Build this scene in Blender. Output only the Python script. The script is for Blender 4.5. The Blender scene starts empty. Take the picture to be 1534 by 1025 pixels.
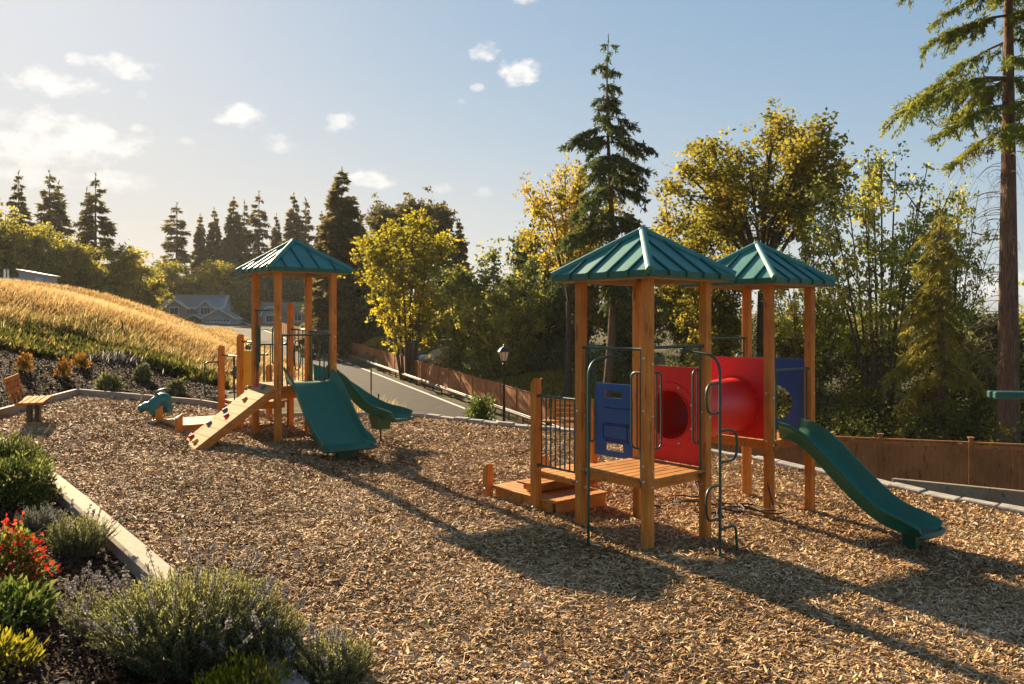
import bpy, math, random
import numpy as np
from mathutils import Vector, Matrix
R = math.radians
random.seed(7)
rng = np.random.default_rng(11)
scene = bpy.context.scene
COL = scene.collection
PI = math.pi
H = 2.93            # camera height
FPX, CX, HY = 1200.0, 767.0, 484.0

def at(px, py, Y):
    """world point seen in direction px,py of the survey photo at depth Y"""
    return Vector(((px - CX) / FPX * Y, Y, H - (py - HY) / FPX * Y))

def gz(x, y):       # the gently sloping mulch plane
    return -0.073 * (x - 1.835)

# ------------------------------------------------------------------ objects
def tag(o, label=None, cat=None, group=None, kind=None):
    if label: o['label'] = label
    if cat: o['category'] = cat
    if group: o['group'] = group
    if kind: o['kind'] = kind
    return o

def empty(name, loc, rz=0.0, label=None, cat=None, group=None):
    o = bpy.data.objects.new(name, None)
    o.empty_display_size = 0.2
    COL.objects.link(o)
    o.location = loc
    o.rotation_euler = (0, 0, rz)
    return tag(o, label, cat, group)

def copy_tree(o, parent=None):
    c = o.copy()
    COL.objects.link(c)
    if parent: c.parent = parent
    for ch in list(o.children):
        copy_tree(ch, c)
    return c

def link(name, me, mat=None, parent=None, smooth=False):
    if mat: me.materials.append(mat)
    if smooth:
        me.polygons.foreach_set('use_smooth', np.ones(len(me.polygons), dtype=bool))
    o = bpy.data.objects.new(name, me)
    COL.objects.link(o)
    if parent: o.parent = parent
    return o

def quads_mesh(name, V, Q, attrs=None):
    me = bpy.data.meshes.new(name)
    V = np.asarray(V, dtype=np.float32); Q = np.asarray(Q, dtype=np.int32)
    n = len(Q)
    me.vertices.add(len(V)); me.vertices.foreach_set('co', V.ravel())
    me.loops.add(n * 4); me.loops.foreach_set('vertex_index', Q.ravel())
    me.polygons.add(n)
    me.polygons.foreach_set('loop_start', np.arange(0, n * 4, 4, dtype=np.int32))
    me.update(calc_edges=True)
    if attrs:
        for k, a in attrs.items():
            at_ = me.attributes.new(k, 'FLOAT', 'FACE')
            at_.data.foreach_set('value', np.asarray(a, dtype=np.float32))
    return me

class MB:
    """collects shapes for ONE mesh object"""
    def __init__(s): s.v = []; s.f = []
    def add(s, vs, fs):
        b = len(s.v); s.v += [tuple(p) for p in vs]; s.f += [tuple(i + b for i in f) for f in fs]; return s
    def box(s, c, d, rot=None, ch=0.0):
        """box centre c, size d, chamfered vertical/long edges by ch, optional rotation matrix"""
        x, y, z = d[0] / 2, d[1] / 2, d[2] / 2
        if ch <= 0:
            vs = [(-x,-y,-z),(x,-y,-z),(x,y,-z),(-x,y,-z),(-x,-y,z),(x,-y,z),(x,y,z),(-x,y,z)]
            fs = [(0,3,2,1),(4,5,6,7),(0,1,5,4),(1,2,6,5),(2,3,7,6),(3,0,4,7)]
        else:
            vs = []
            for sx in (-1, 1):
                for sy in (-1, 1):
                    for sz in (-1, 1):
                        X, Y_, Z = sx * x, sy * y, sz * z
                        vs += [(X - sx*ch, Y_ - sy*ch, Z), (X - sx*ch, Y_, Z - sz*ch), (X, Y_ - sy*ch, Z - sz*ch)]
            I = lambda sx, sy, sz, k: ((sx + 1)//2*4 + (sy + 1)//2*2 + (sz + 1)//2) * 3 + k
            fs = []
            for q in (-1, 1):
                fs.append((I(-1,-1,q,0), I(1,-1,q,0), I(1,1,q,0), I(-1,1,q,0))[::q])
                fs.append((I(-1,q,-1,1), I(1,q,-1,1), I(1,q,1,1), I(-1,q,1,1))[::-q])
                fs.append((I(q,-1,-1,2), I(q,1,-1,2), I(q,1,1,2), I(q,-1,1,2))[::q])
            for a in (-1, 1):
                for b in (-1, 1):
                    fs.append((I(-1,a,b,0), I(1,a,b,0), I(1,a,b,1), I(-1,a,b,1)))
                    fs.append((I(a,-1,b,0), I(a,1,b,0), I(a,1,b,2), I(a,-1,b,2)))
                    fs.append((I(a,b,-1,1), I(a,b,1,1), I(a,b,1,2), I(a,b,-1,2)))
            for a in (-1, 1):
                for b in (-1, 1):
                    for q in (-1, 1):
                        fs.append((I(a,b,q,0), I(a,b,q,1), I(a,b,q,2)))
        c = Vector(c)
        if rot is not None: vs = [rot @ Vector(p) for p in vs]
        return s.add([Vector(p) + c for p in vs], fs)
    def beam(s, a, b, w, h, ch=0.0, up=(0, 0, 1)):
        """rectangular bar from a to b, width w (sideways), height h"""
        a, b = Vector(a), Vector(b); d = b - a; L = d.length; d.normalize()
        up = Vector(up)
        side = d.cross(up)
        if side.length < 1e-4: side = d.cross(Vector((1, 0, 0)))
        side.normalize(); u = side.cross(d).normalized()
        M = Matrix((d, side, u)).transposed()
        return s.box((a + b) / 2, (L, w, h), M, ch)
    def tube(s, pts, r, seg=8, closed=False, cap=True):
        pts = [Vector(p) for p in pts]; n = len(pts)
        rr = r if isinstance(r, (list, tuple)) else [r] * n
        vs = []; prev = None
        for i, p in enumerate(pts):
            if closed: t = pts[(i + 1) % n] - pts[i - 1]
            else: t = pts[min(i + 1, n - 1)] - pts[max(i - 1, 0)]
            t.normalize()
            if prev is None:
                a = Vector((0, 0, 1)) if abs(t.z) < .9 else Vector((1, 0, 0))
                u = t.cross(a).normalized()
            else:
                u = (prev - t * prev.dot(t)).normalized()
            prev = u; w = t.cross(u)
            for k in range(seg):
                an = 2 * PI * k / seg
                vs.append(p + (u * math.cos(an) + w * math.sin(an)) * rr[i])
        fs = []
        m = n if closed else n - 1
        for i in range(m):
            j = (i + 1) % n
            for k in range(seg):
                l = (k + 1) % seg
                fs.append((i*seg + k, i*seg + l, j*seg + l, j*seg + k))
        if cap and not closed:
            fs.append(tuple(range(seg - 1, -1, -1))); fs.append(tuple((n-1)*seg + k for k in range(seg)))
        return s.add(vs, fs)
    def lathe(s, prof, c=(0, 0, 0), seg=16, rot=None):
        vs = []; n = len(prof); c = Vector(c)
        for (r, z) in prof:
            for k in range(seg):
                a = 2 * PI * k / seg
                p = Vector((r * math.cos(a), r * math.sin(a), z))
                if rot is not None: p = rot @ p
                vs.append(p + c)
        fs = []
        for i in range(n - 1):
            for k in range(seg):
                l = (k + 1) % seg
                fs.append((i*seg + k, i*seg + l, (i+1)*seg + l, (i+1)*seg + k))
        fs.append(tuple(range(seg - 1, -1, -1))); fs.append(tuple((n-1)*seg + k for k in range(seg)))
        return s.add(vs, fs)
    def ell(s, c, r, seg=14, rings=9, rot=None):
        prof = [(max(1e-3, math.sin(PI*i/rings)), -math.cos(PI*i/rings)) for i in range(rings + 1)]
        t = MB().lathe(prof, (0, 0, 0), seg)
        vs = [Vector((p[0]*r[0], p[1]*r[1], p[2]*r[2])) for p in t.v]
        if rot is not None: vs = [rot @ p for p in vs]
        return s.add([p + Vector(c) for p in vs], t.f)
    def build(s, name, mat, parent=None, smooth=None, bevel=0):
        me = bpy.data.meshes.new(name)
        me.from_pydata([tuple(p) for p in s.v], [], s.f); me.update()
        o = link(name, me, mat, parent)
        if smooth is not None:
            me.polygons.foreach_set('use_smooth', np.ones(len(me.polygons), dtype=bool))
            if smooth < 180:
                me.set_sharp_from_angle(angle=R(smooth))
        return o

def fillet(pts, r, n=5):
    """round the inner corners of a polyline"""
    pts = [Vector(p) for p in pts]; out = [pts[0]]
    for i in range(1, len(pts) - 1):
        a, b, c = pts[i-1], pts[i], pts[i+1]
        d1, d2 = (a - b), (c - b)
        q = min(r, d1.length * .5, d2.length * .5)
        p1, p2 = b + d1.normalized() * q, b + d2.normalized() * q
        for k in range(n + 1):
            t = k / n
            out.append(p1 * (1-t)**2 + b * 2*t*(1-t) + p2 * t*t)
    out.append(pts[-1]); return out

# ------------------------------------------------------------------ materials
def mat(name):
    m = bpy.data.materials.new(name); m.use_nodes = True
    nt = m.node_tree; nt.nodes.clear()
    return m, nt, nt.nodes, nt.links

def N(nt, t, **kw):
    n = nt.nodes.new(t)
    for k, v in kw.items():
        if k in n.inputs.keys(): n.inputs[k].default_value = v
        else: setattr(n, k, v)
    return n

def ramp(nt, fac, stops):
    n = nt.nodes.new('ShaderNodeValToRGB')
    e = n.color_ramp.elements
    while len(e) > 1: e.remove(e[-1])
    e[0].position = stops[0][0]; e[0].color = (*stops[0][1], 1)
    for p, c in stops[1:]:
        q = e.new(p); q.color = (*c, 1)
    nt.links.new(fac, n.inputs['Fac']); return n.outputs['Color']

def noise_of(nt, scale, detail=4, rough=.6, vec=None, stretch=None, dist=0.0):
    tc = nt.nodes.new('ShaderNodeTexCoord')
    v = tc.outputs['Object']
    if stretch:
        mp = nt.nodes.new('ShaderNodeMapping'); mp.inputs['Scale'].default_value = stretch
        nt.links.new(v, mp.inputs['Vector']); v = mp.outputs['Vector']
    n = N(nt, 'ShaderNodeTexNoise'); n.inputs['Scale'].default_value = scale
    n.inputs['Detail'].default_value = detail; n.inputs['Roughness'].default_value = rough
    n.inputs['Distortion'].default_value = dist
    nt.links.new(v, n.inputs['Vector']); return n.outputs['Fac']

def bump(nt, h, strength=.3, dist=.01):
    b = N(nt, 'ShaderNodeBump'); b.inputs['Strength'].default_value = strength; b.inputs['Distance'].default_value = dist
    nt.links.new(h, b.inputs['Height']); return b.outputs['Normal']

WEAR = {'green_slide_plastic', 'green_moulded_plastic', 'red_plastic', 'blue_plastic', 'yellow_plastic', 'teal_roof_plastic', 'green_painted_steel', 'teal_rider_plastic'}
def simple(name, stops, scale=6, rough=.6, spec=.3, stretch=None, bmp=0, bdist=.01, metal=0, detail=4, dist=0.0, bscale=None, coat=0):
    m, nt, nd, lk = mat(name)
    f = noise_of(nt, scale, detail, .6, None, stretch, dist)
    c = ramp(nt, f, stops)
    p = N(nt, 'ShaderNodeBsdfPrincipled'); p.inputs['Roughness'].default_value = rough
    p.inputs['Specular IOR Level'].default_value = spec; p.inputs['Metallic'].default_value = metal
    p.inputs['Coat Weight'].default_value = coat
    if name in WEAR:
        s1 = noise_of(nt, 1.7, 5, .65); s2 = noise_of(nt, 14, 6, .75, None, (1, 1, .25), .6)
        fd = N(nt, 'ShaderNodeMix', data_type='RGBA'); fd.inputs['B'].default_value = (*[min(1, .55 * q + .035) for q in stops[-1][1]], 1) if name != 'teal_roof_plastic' else (.03, .2, .165, 1)
        mm = N(nt, 'ShaderNodeMath', operation='MULTIPLY'); lk.new(ramp(nt, s1, [(.42, (0, 0, 0)), (.75, (.7, .7, .7))]), mm.inputs[0]); lk.new(ramp(nt, s2, [(.45, (0, 0, 0)), (.68, (.8, .8, .8))]), mm.inputs[1])
        lk.new(mm.outputs[0], fd.inputs['Factor']); lk.new(c, fd.inputs['A']); c = fd.outputs['Result']
        rr = N(nt, 'ShaderNodeMapRange'); rr.inputs['To Min'].default_value = rough - .06; rr.inputs['To Max'].default_value = rough + .22
        lk.new(s2, rr.inputs['Value']); lk.new(rr.outputs[0], p.inputs['Roughness'])
    lk.new(c, p.inputs['Base Color'])
    if bmp:
        g = noise_of(nt, bscale, detail, .6, None, stretch) if bscale else f
        lk.new(bump(nt, g, bmp, bdist), p.inputs['Normal'])
    o = N(nt, 'ShaderNodeOutputMaterial'); lk.new(p.outputs[0], o.inputs['Surface'])
    return m

def leafy(name, stops, trans=.45, rough=.75, tcol=(1, 1, 1)):
    """two-sided leaf material; per-leaf 'tint' picks the colour, light shines through"""
    m, nt, nd, lk = mat(name)
    a = N(nt, 'ShaderNodeAttribute'); a.attribute_name = 'tint'
    c = ramp(nt, a.outputs['Fac'], stops)
    p = N(nt, 'ShaderNodeBsdfPrincipled'); p.inputs['Roughness'].default_value = rough
    p.inputs['Specular IOR Level'].default_value = .12
    lk.new(c, p.inputs['Base Color'])
    t = N(nt, 'ShaderNodeBsdfTranslucent')
    mc = N(nt, 'ShaderNodeMix', data_type='RGBA', blend_type='MULTIPLY'); mc.inputs['Factor'].default_value = 1
    lk.new(c, mc.inputs['A']); mc.inputs['B'].default_value = (*tcol, 1)
    lk.new(mc.outputs['Result'], t.inputs['Color'])
    mx = N(nt, 'ShaderNodeMixShader'); mx.inputs['Fac'].default_value = trans
    lk.new(p.outputs[0], mx.inputs[1]); lk.new(t.outputs[0], mx.inputs[2])
    o = N(nt, 'ShaderNodeOutputMaterial'); lk.new(mx.outputs[0], o.inputs['Surface'])
    return m

def wood(name, dark, mid, light, axis='x', rough=.6, scale=5.0, spec=.22):
    m, nt, nd, lk = mat(name)
    st = {'x': (.5, 9, 9), 'y': (9, .5, 9), 'z': (9, 9, .5)}[axis]
    f = noise_of(nt, scale, 5, .65, None, st, .4)
    c = ramp(nt, f, [(.25, dark), (.5, mid), (.75, light)])
    g = noise_of(nt, 1.6, 3, .6)
    mx = N(nt, 'ShaderNodeMix', data_type='RGBA', blend_type='MULTIPLY')
    mx.inputs['Factor'].default_value = .75
    kn = noise_of(nt, 7.5, 1, .4, None, {'x': (.35, 1.6, 1.6), 'y': (1.6, .35, 1.6), 'z': (1.6, 1.6, .35)}[axis])
    kc = ramp(nt, kn, [(.27, (.42, .34, .28)), (.33, (1, 1, 1))])
    m2 = N(nt, 'ShaderNodeMix', data_type='RGBA', blend_type='MULTIPLY'); m2.inputs['Factor'].default_value = .8
    lk.new(c, m2.inputs['A']); lk.new(kc, m2.inputs['B'])
    lk.new(m2.outputs['Result'], mx.inputs['A']); lk.new(ramp(nt, g, [(.28, (.62, .55, .50)), (.5, (.95, .92, .9)), (.72, (1.14, 1.12, 1.10))]), mx.inputs['B'])
    oi = N(nt, 'ShaderNodeObjectInfo')
    hv = N(nt, 'ShaderNodeHueSaturation')
    mr = N(nt, 'ShaderNodeMapRange'); mr.inputs['To Min'].default_value = .86; mr.inputs['To Max'].default_value = 1.12
    lk.new(oi.outputs['Random'], mr.inputs['Value']); lk.new(mr.outputs[0], hv.inputs['Value'])
    lk.new(mx.outputs['Result'], hv.inputs['Color'])
    p = N(nt, 'ShaderNodeBsdfPrincipled'); p.inputs['Roughness'].default_value = rough
    p.inputs['Specular IOR Level'].default_value = spec
    lk.new(hv.outputs[0], p.inputs['Base Color']); lk.new(bump(nt, f, .25, .006), p.inputs['Normal'])
    o = N(nt, 'ShaderNodeOutputMaterial'); lk.new(p.outputs[0], o.inputs['Surface'])
    return m

M = {}
OR = ((.33, .118, .018), (.52, .205, .036), (.66, .295, .066))
M['wood_x'] = wood('stained_wood_x', *OR, 'x')
M['wood_y'] = wood('stained_wood_y', *OR, 'y')
M['wood_z'] = wood('stained_wood_z', *OR, 'z')
DK = ((.34, .145, .034), (.48, .22, .056), (.58, .29, .088))
M['deck_x'] = wood('deck_boards_x', *DK, 'x'); M['deck_y'] = wood('deck_boards_y', *DK, 'y')
RW = ((.42, .22, .08), (.56, .31, .12), (.64, .38, .17))
M['ramp'] = wood('ramp_boards', *RW, 'y', .8, 5.0, .08)
FN = ((.24, .088, .028), (.37, .145, .047), (.46, .195, .068))
M['fence'] = wood('fence_boards', *FN, 'z', .7)
M['fence_rail'] = wood('fence_rail', *[tuple(c*1.15 for c in q) for q in FN], 'x', .7)
M['bench'] = wood('bench_slats', (.34, .12, .016), (.46, .18, .030), (.53, .225, .048), 'y', .85, 5.0, .06)
M['timber'] = wood('grey_timber', (.20, .16, .12), (.33, .27, .20), (.44, .37, .28), 'x', .8)
M['roof'] = simple('teal_roof_plastic', [(.3, (.011, .155, .125)), (.7, (.018, .19, .152))], 3, .5, .9, bmp=.05, bscale=60, bdist=.004)
M['roof_dark'] = simple('dark_teal_plastic', [(.3, (.006, .072, .056)), (.7, (.010, .09, .07))], 4, .38, .5)
M['fascia'] = simple('green_fascia', [(.3, (.010, .085, .045)), (.7, (.014, .10, .055))], 4, .45, .4)
M['soffit'] = simple('tan_soffit', [(.3, (.32, .25, .16)), (.7, (.40, .32, .21))], 6, .7, .2)
M['slide'] = simple('green_slide_plastic', [(.3, (.004, .112, .062)), (.7, (.006, .135, .076))], 5, .32, .5, bmp=.04, bscale=90, bdist=.003)
M['slide_edge'] = simple('green_moulded_plastic', [(.3, (.006, .075, .045)), (.7, (.009, .09, .055))], 5, .35, .5)
M['rail'] = simple('green_painted_steel', [(.3, (.006, .045, .033)), (.7, (.010, .062, .045))], 8, .35, .5)
M['rider'] = simple('teal_rider_plastic', [(.3, (.008, .13, .125)), (.7, (.012, .16, .15))], 5, .35, .5)
M['red'] = simple('red_plastic', [(.3, (.60, .006, .006)), (.7, (.68, .010, .008))], 4, .36, .5, bmp=.03, bscale=80, bdist=.003)
M['blue'] = simple('blue_plastic', [(.3, (.0015, .058, .23)), (.7, (.002, .070, .27))], 4, .4, .45, bmp=.03, bscale=80, bdist=.003)
M['yellow'] = simple('yellow_plastic', [(.3, (.82, .36, .008)), (.7, (.88, .42, .012))], 4, .4, .45)
M['orange'] = simple('orange_plastic', [(.3, (.6, .2, .02)), (.7, (.7, .25, .03))], 4, .4, .45)
M['steel'] = simple('zinc_bolt', [(.3, (.5, .5, .5)), (.7, (.65, .65, .65))], 30, .3, .5, metal=.9)
M['rope'] = simple('black_rope', [(.3, (.012, .012, .012)), (.7, (.035, .033, .03))], 90, .7, .3, bmp=.4)
M['black'] = simple('black_metal', [(.3, (.008, .010, .009)), (.7, (.018, .02, .018))], 12, .4, .5)
M['lamp_glass'] = simple('frosted_lamp_glass', [(.3, (.52, .42, .28)), (.7, (.62, .52, .36))], 8, .35, .4)
M['galv'] = simple('weathered_guardrail', [(.3, (.075, .065, .055)), (.7, (.14, .12, .10))], 9, .6, .4, metal=.3)
M['conc'] = simple('pale_concrete', [(.24, (.10, .08, .06)), (.30, (.30, .24, .165)), (.55, (.38, .31, .22)), (.75, (.45, .37, .27))], 16, .85, .2, bmp=.25, bscale=40, bdist=.01)
M['stone'] = simple('edging_stone', [(.3, (.26, .23, .19)), (.55, (.38, .34, .28)), (.75, (.46, .42, .36))], 6, .85, .2, bmp=.3, bscale=30, bdist=.015)
M['asphalt'] = simple('asphalt', [(.3, (.038, .033, .028)), (.6, (.056, .049, .042)), (.8, (.072, .063, .054))], 1.3, .9, .1, bmp=.3, bscale=60, bdist=.01, detail=8)
M['line'] = simple('worn_road_paint', [(.3, (.55, .52, .46)), (.7, (.75, .72, .66))], 12, .7, .2)
M['bark'] = simple('bark', [(.3, (.05, .032, .022)), (.55, (.12, .078, .05)), (.75, (.19, .125, .082))], 5, .9, .1, stretch=(6, 6, .7), bmp=.9, bdist=.05)
M['bark_red'] = simple('fir_bark', [(.3, (.075, .042, .028)), (.55, (.16, .095, .062)), (.75, (.27, .17, .11))], 4, .9, .1, stretch=(7, 7, .6), bmp=1.0, bdist=.06)
M['bark_grey'] = simple('maple_bark', [(.3, (.045, .036, .024)), (.7, (.11, .09, .06))], 5, .9, .1, stretch=(5, 5, .8), bmp=.7, bdist=.04)
M['twig'] = simple('dead_twig', [(.3, (.12, .085, .06)), (.7, (.26, .19, .13))], 6, .9, .1)
M['siding'] = simple('blue_grey_siding', [(.35, (.25, .28, .29)), (.65, (.30, .335, .345))], 3, .7, .2, stretch=(.2, .2, 40), bmp=.3)
M['siding_brown'] = simple('brown_shingle_siding', [(.35, (.24, .195, .15)), (.65, (.30, .245, .19))], 3, .7, .2, stretch=(.2, .2, 40), bmp=.3)
M['trim'] = simple('white_trim', [(.3, (.62, .60, .56)), (.7, (.70, .68, .64))], 3, .6, .2)
M['shingle'] = simple('roof_shingles', [(.3, (.42, .35, .27)), (.7, (.52, .44, .35))], 14, .85, .15, stretch=(1, 3, 3), bmp=.4)
M['shingle_teal'] = simple('green_grey_shingles', [(.3, (.10, .14, .14)), (.7, (.15, .19, .19))], 14, .85, .15)
M['glass'] = simple('window_glass', [(.3, (.02, .025, .03)), (.7, (.05, .06, .065))], 1, .08, .6)
M['garage'] = simple('pale_blue_garage_door', [(.3, (.36, .41, .45)), (.7, (.42, .47, .51))], 3, .6, .3)
M['white'] = simple('white_paint', [(.3, (.55, .54, .52)), (.7, (.68, .67, .64))], 3, .5, .3)
M['dirt_sand'] = simple('sandy_dirt', [(.3, (.38, .24, .12)), (.7, (.52, .35, .18))], 2, .95, .1, bmp=.3)
# ------------------------------------------------------------------ terrain
def rd(Y, v):       # point of the road plane: depth Y of the fence line, v metres towards the playground side
    X0 = .56 - .4475 * (Y - 48)
    return (X0 - .9128 * v, Y - .4085 * v, -2.86 + .045 * (Y - 48))
CP = []
def cp(x, y, z): CP.append((x, y, z))
for Y in (30, 38, 48, 60, 75, 95, 120, 150, 180):
    for v in (-1.5, 3.5, 8.0): cp(*rd(Y, v))
for q in [(0, 525, 25), (100, 545, 26.5), (180, 540, 27), (250, 560, 27), (320, 580, 26),
          (-150, 500, 22), (-150, 430, 30), (-300, 400, 40),
          (0, 478, 31), (60, 482, 32), (130, 481, 33), (200, 503, 33), (270, 537, 32), (325, 566, 31),
          (0, 440, 42), (100, 450, 42), (200, 480, 44), (290, 515, 44),
          (0, 433, 52), (75, 436, 52), (150, 449, 54), (225, 474, 58), (300, 500, 62), (340, 522, 56), (385, 552, 48),
          (430, 572, 40), (480, 590, 36), (430, 590, 31), (540, 600, 34), (480, 600, 27),
          (650, 522, 76), (740, 535, 74), (560, 515, 80), (800, 570, 53), (900, 590, 50), (1000, 590, 52), (1150, 590, 50), (1400, 600, 46)]:
    cp(*at(*q))
for q in [(-10.88, 17.02), (-11.71, 21.54), (-8.25, 21.2), (-6.2, 19.95), (-4.1, 21.6), (-2.36, 22.31), (-.49, 21.63), (1.65, 21.32), (3.6, 20.26), (5.65, 18.68),
          (7.06, 17.19), (8.23, 15.61), (9.32, 14.58), (-9, 14.1), (-6, 10.8), (-3.5, 7.9), (0, 12), (4, 10), (-5, 16), (0, 3), (6, 4), (-6, 4), (-10, 9), (14, 6), (0, -10), (20, -10), (-20, -10), (-16, 10)]:
    cp(q[0], q[1], gz(*q) - (.02 if q[0] > -9.5 else .0))
for q in [(9.2, 18.6, -1.6), (13, 17.5, -1.5), (17, 15, -1.6), (6.6, 20.8, -1.6), (4.5, 23.5, -1.6), (12, 26, -2.6), (20, 24, -2.2), (30, 18, -2), (22, 34, -2.2), (40, 30, -2), (60, 50, -1.5),
          (-30, 85, -.6), (-38, 85, 3.0), (-45, 85, 4.8), (-56, 85, 6), (-46, 120, .8), (-54, 120, 2.6), (-34, 70, 1.0), (-90, 70, 7), (-60, 40, 7), (-45, 25, 5), (-100, 20, 7), (-66, 120, 4.2), (-85, 160, 3.6), (-60, 185, 2.8), (-110, 200, 4),
          (0, 110, .3), (-8, 92, .45), (-12, 80, .4), (30, 90, 0), (60, 110, 1), (0, 170, 3), (60, 200, 3), (140, 120, 2), (150, 250, 4), (0, 320, 5), (-160, 300, 7), (-170, 120, 7), (170, 20, 0), (-170, -30, 5), (170, -30, 0), (0, -30, .1)]:
    cp(*q)
CPa = np.array(CP); S0 = 30.0
def _K(d2): return np.where(d2 > 1e-12, d2 * np.log(np.maximum(d2, 1e-12)), 0)
_P = CPa[:, :2] / S0; _n = len(_P)
_A = np.zeros((_n + 3, _n + 3))
_A[:_n, :_n] = _K(((_P[:, None] - _P[None]) ** 2).sum(-1)) + np.eye(_n) * 2e-4
_A[:_n, _n] = 1; _A[:_n, _n+1:] = _P; _A[_n, :_n] = 1; _A[_n+1:, :_n] = _P.T
_W = np.linalg.solve(_A, np.concatenate([CPa[:, 2], np.zeros(3)]))
PLAY = np.array([(-16, 15.3), (-10.88, 17.02), (-11.71, 21.54), (-8.25, 21.2), (-6.2, 19.95), (-4.1, 21.6), (-2.36, 22.31), (-.49, 21.63), (1.65, 21.2), (3.6, 20.26), (5.65, 18.68),
                 (7.06, 17.19), (8.23, 15.61), (9.32, 14.58), (12.5, 11.5), (13, -2), (0, -2.2), (.6, 3.2), (-1.8, 5.95), (-3.47, 7.9), (-6.02, 10.83), (-9.04, 14.15)])
def inside(P, poly):
    x, y = P[:, 0], P[:, 1]; r = np.zeros(len(P), bool)
    j = len(poly) - 1
    for i in range(len(poly)):
        a, b = poly[i], poly[j]
        c = ((a[1] > y) != (b[1] > y)) & (x < (b[0]-a[0]) * (y-a[1]) / (b[1]-a[1] + 1e-12) + a[0])
        r ^= c; j = i
    return r
def dist_poly(P, poly, closed=True):
    d = np.full(len(P), 1e9)
    n = len(poly)
    for i in range(n if closed else n - 1):
        a, b = poly[i], poly[(i+1) % n]; ab = b - a
        t = np.clip(((P - a) @ ab) / (ab @ ab), 0, 1)
        d = np.minimum(d, np.hypot(*(P - a - t[:, None] * ab).T))
    return d
def tps(P):
    P = np.asarray(P, float); out = np.empty(len(P))
    for i in range(0, len(P), 20000):
        q = P[i:i+20000] / S0
        out[i:i+20000] = _K(((q[:, None] - _P[None]) ** 2).sum(-1)) @ _W[:_n] + _W[_n] + q @ _W[_n+1:]
    return out
ROADL = np.array([rd(Y, 3.9)[:2] for Y in (27, 48, 90, 150, 185)])
def terrain_z(P):
    P = np.asarray(P, float).reshape(-1, 2)
    z = tps(P)
    # flat bench of the road
    d = dist_poly(P, ROADL, False); s = P[:, 1] + .4085 * 3.9
    zr = -2.86 + .045 * (s - 48)
    w = np.clip((4.8 - d) / 1.6, 0, 1); z = z * (1 - w) + zr * w
    ins = inside(P, PLAY); dp = dist_poly(P, PLAY)
    w = np.where(ins, 1.0, np.clip(1 - dp / .9, 0, 1)); w = w * w * (3 - 2 * w)
    zp = -0.073 * (P[:, 0] - 1.835) - .11
    return z * (1 - w) + zp * w
def tz(x, y): return float(terrain_z([(x, y)])[0])
BED_TOP = [at(*q).xy for q in [(330, 581, 26), (250, 560, 27), (180, 540, 27), (100, 545, 26.5), (0, 525, 25), (-200, 500, 22)]]

def grid_sheet(xs, ys):
    X, Y_ = np.meshgrid(xs, ys); P = np.stack([X.ravel(), Y_.ravel()], 1)
    Z = terrain_z(P)
    V = np.column_stack([P, Z]); nx, ny = len(xs), len(ys)
    i = np.arange(ny - 1)[:, None] * nx + np.arange(nx - 1)[None]
    Q = np.stack([i, i + 1, i + nx + 1, i + nx], -1).reshape(-1, 4)
    return V, Q
def axis(a, b, fine0, fine1, df, dc):
    l = list(np.arange(fine0, fine1, df)); x = fine0; s = df; pre = []
    while x > a: s = min(s * 1.25, dc); x -= s; pre.append(x)
    post = []; x = l[-1]; s = df
    while x < b: s = min(s * 1.25, dc); x += s; post.append(x)
    return np.array(pre[::-1] + l + post)
V, Q = grid_sheet(axis(-420, 420, -34, 22, .55, 30), axis(-60, 620, 0, 70, .55, 30))
m, nt, nd, lk = mat('terrain_soil_and_turf')
f1 = noise_of(nt, .35, 5); f2 = noise_of(nt, 9, 6)
c1 = ramp(nt, f1, [(.35, (.045, .05, .018)), (.5, (.07, .065, .025)), (.62, (.14, .10, .045))])
mx = N(nt, 'ShaderNodeMix', data_type='RGBA', blend_type='MULTIPLY'); mx.inputs['Factor'].default_value = 1
lk.new(c1, mx.inputs['A']); lk.new(ramp(nt, f2, [(.3, (.6, .6, .6)), (.7, (1.3, 1.3, 1.25))]), mx.inputs['B'])
p = N(nt, 'ShaderNodeBsdfPrincipled'); p.inputs['Roughness'].default_value = .95; p.inputs['Specular IOR Level'].default_value = .1
lk.new(mx.outputs['Result'], p.inputs['Base Color']); lk.new(bump(nt, f2, .6, .06), p.inputs['Normal'])
o = N(nt, 'ShaderNodeOutputMaterial'); lk.new(p.outputs[0], o.inputs['Surface'])
ter = link('terrain', quads_mesh('terrain', V, Q), m, None, True); tag(ter, kind='structure')

def poly_sheet(name, poly, mt, step, dz, zf=None):
    """sheet over a polygon: grid cells whose centre is inside (edges hidden under the kerbs and edging)"""
    poly = np.asarray(poly, float)
    x0, y0 = poly.min(0); x1, y1 = poly.max(0)
    xs = np.arange(x0, x1 + step, step); ys = np.arange(y0, y1 + step, step)
    X, Y_ = np.meshgrid(xs, ys); P = np.stack([X.ravel(), Y_.ravel()], 1)
    nx, ny = len(xs), len(ys)
    i = (np.arange(ny - 1)[:, None] * nx + np.arange(nx - 1)[None]).ravel()
    c = P[i] + step / 2
    i = i[inside(c, poly)]
    Q = np.stack([i, i + 1, i + nx + 1, i + nx], -1)
    Z = (terrain_z(P) if zf is None else zf(P)) + dz
    u, inv = np.unique(Q, return_inverse=True)
    o = link(name, quads_mesh(name, np.column_stack([P, Z])[u], inv.reshape(-1, 4)), mt, None, True)
    return tag(o, kind='structure')

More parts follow.
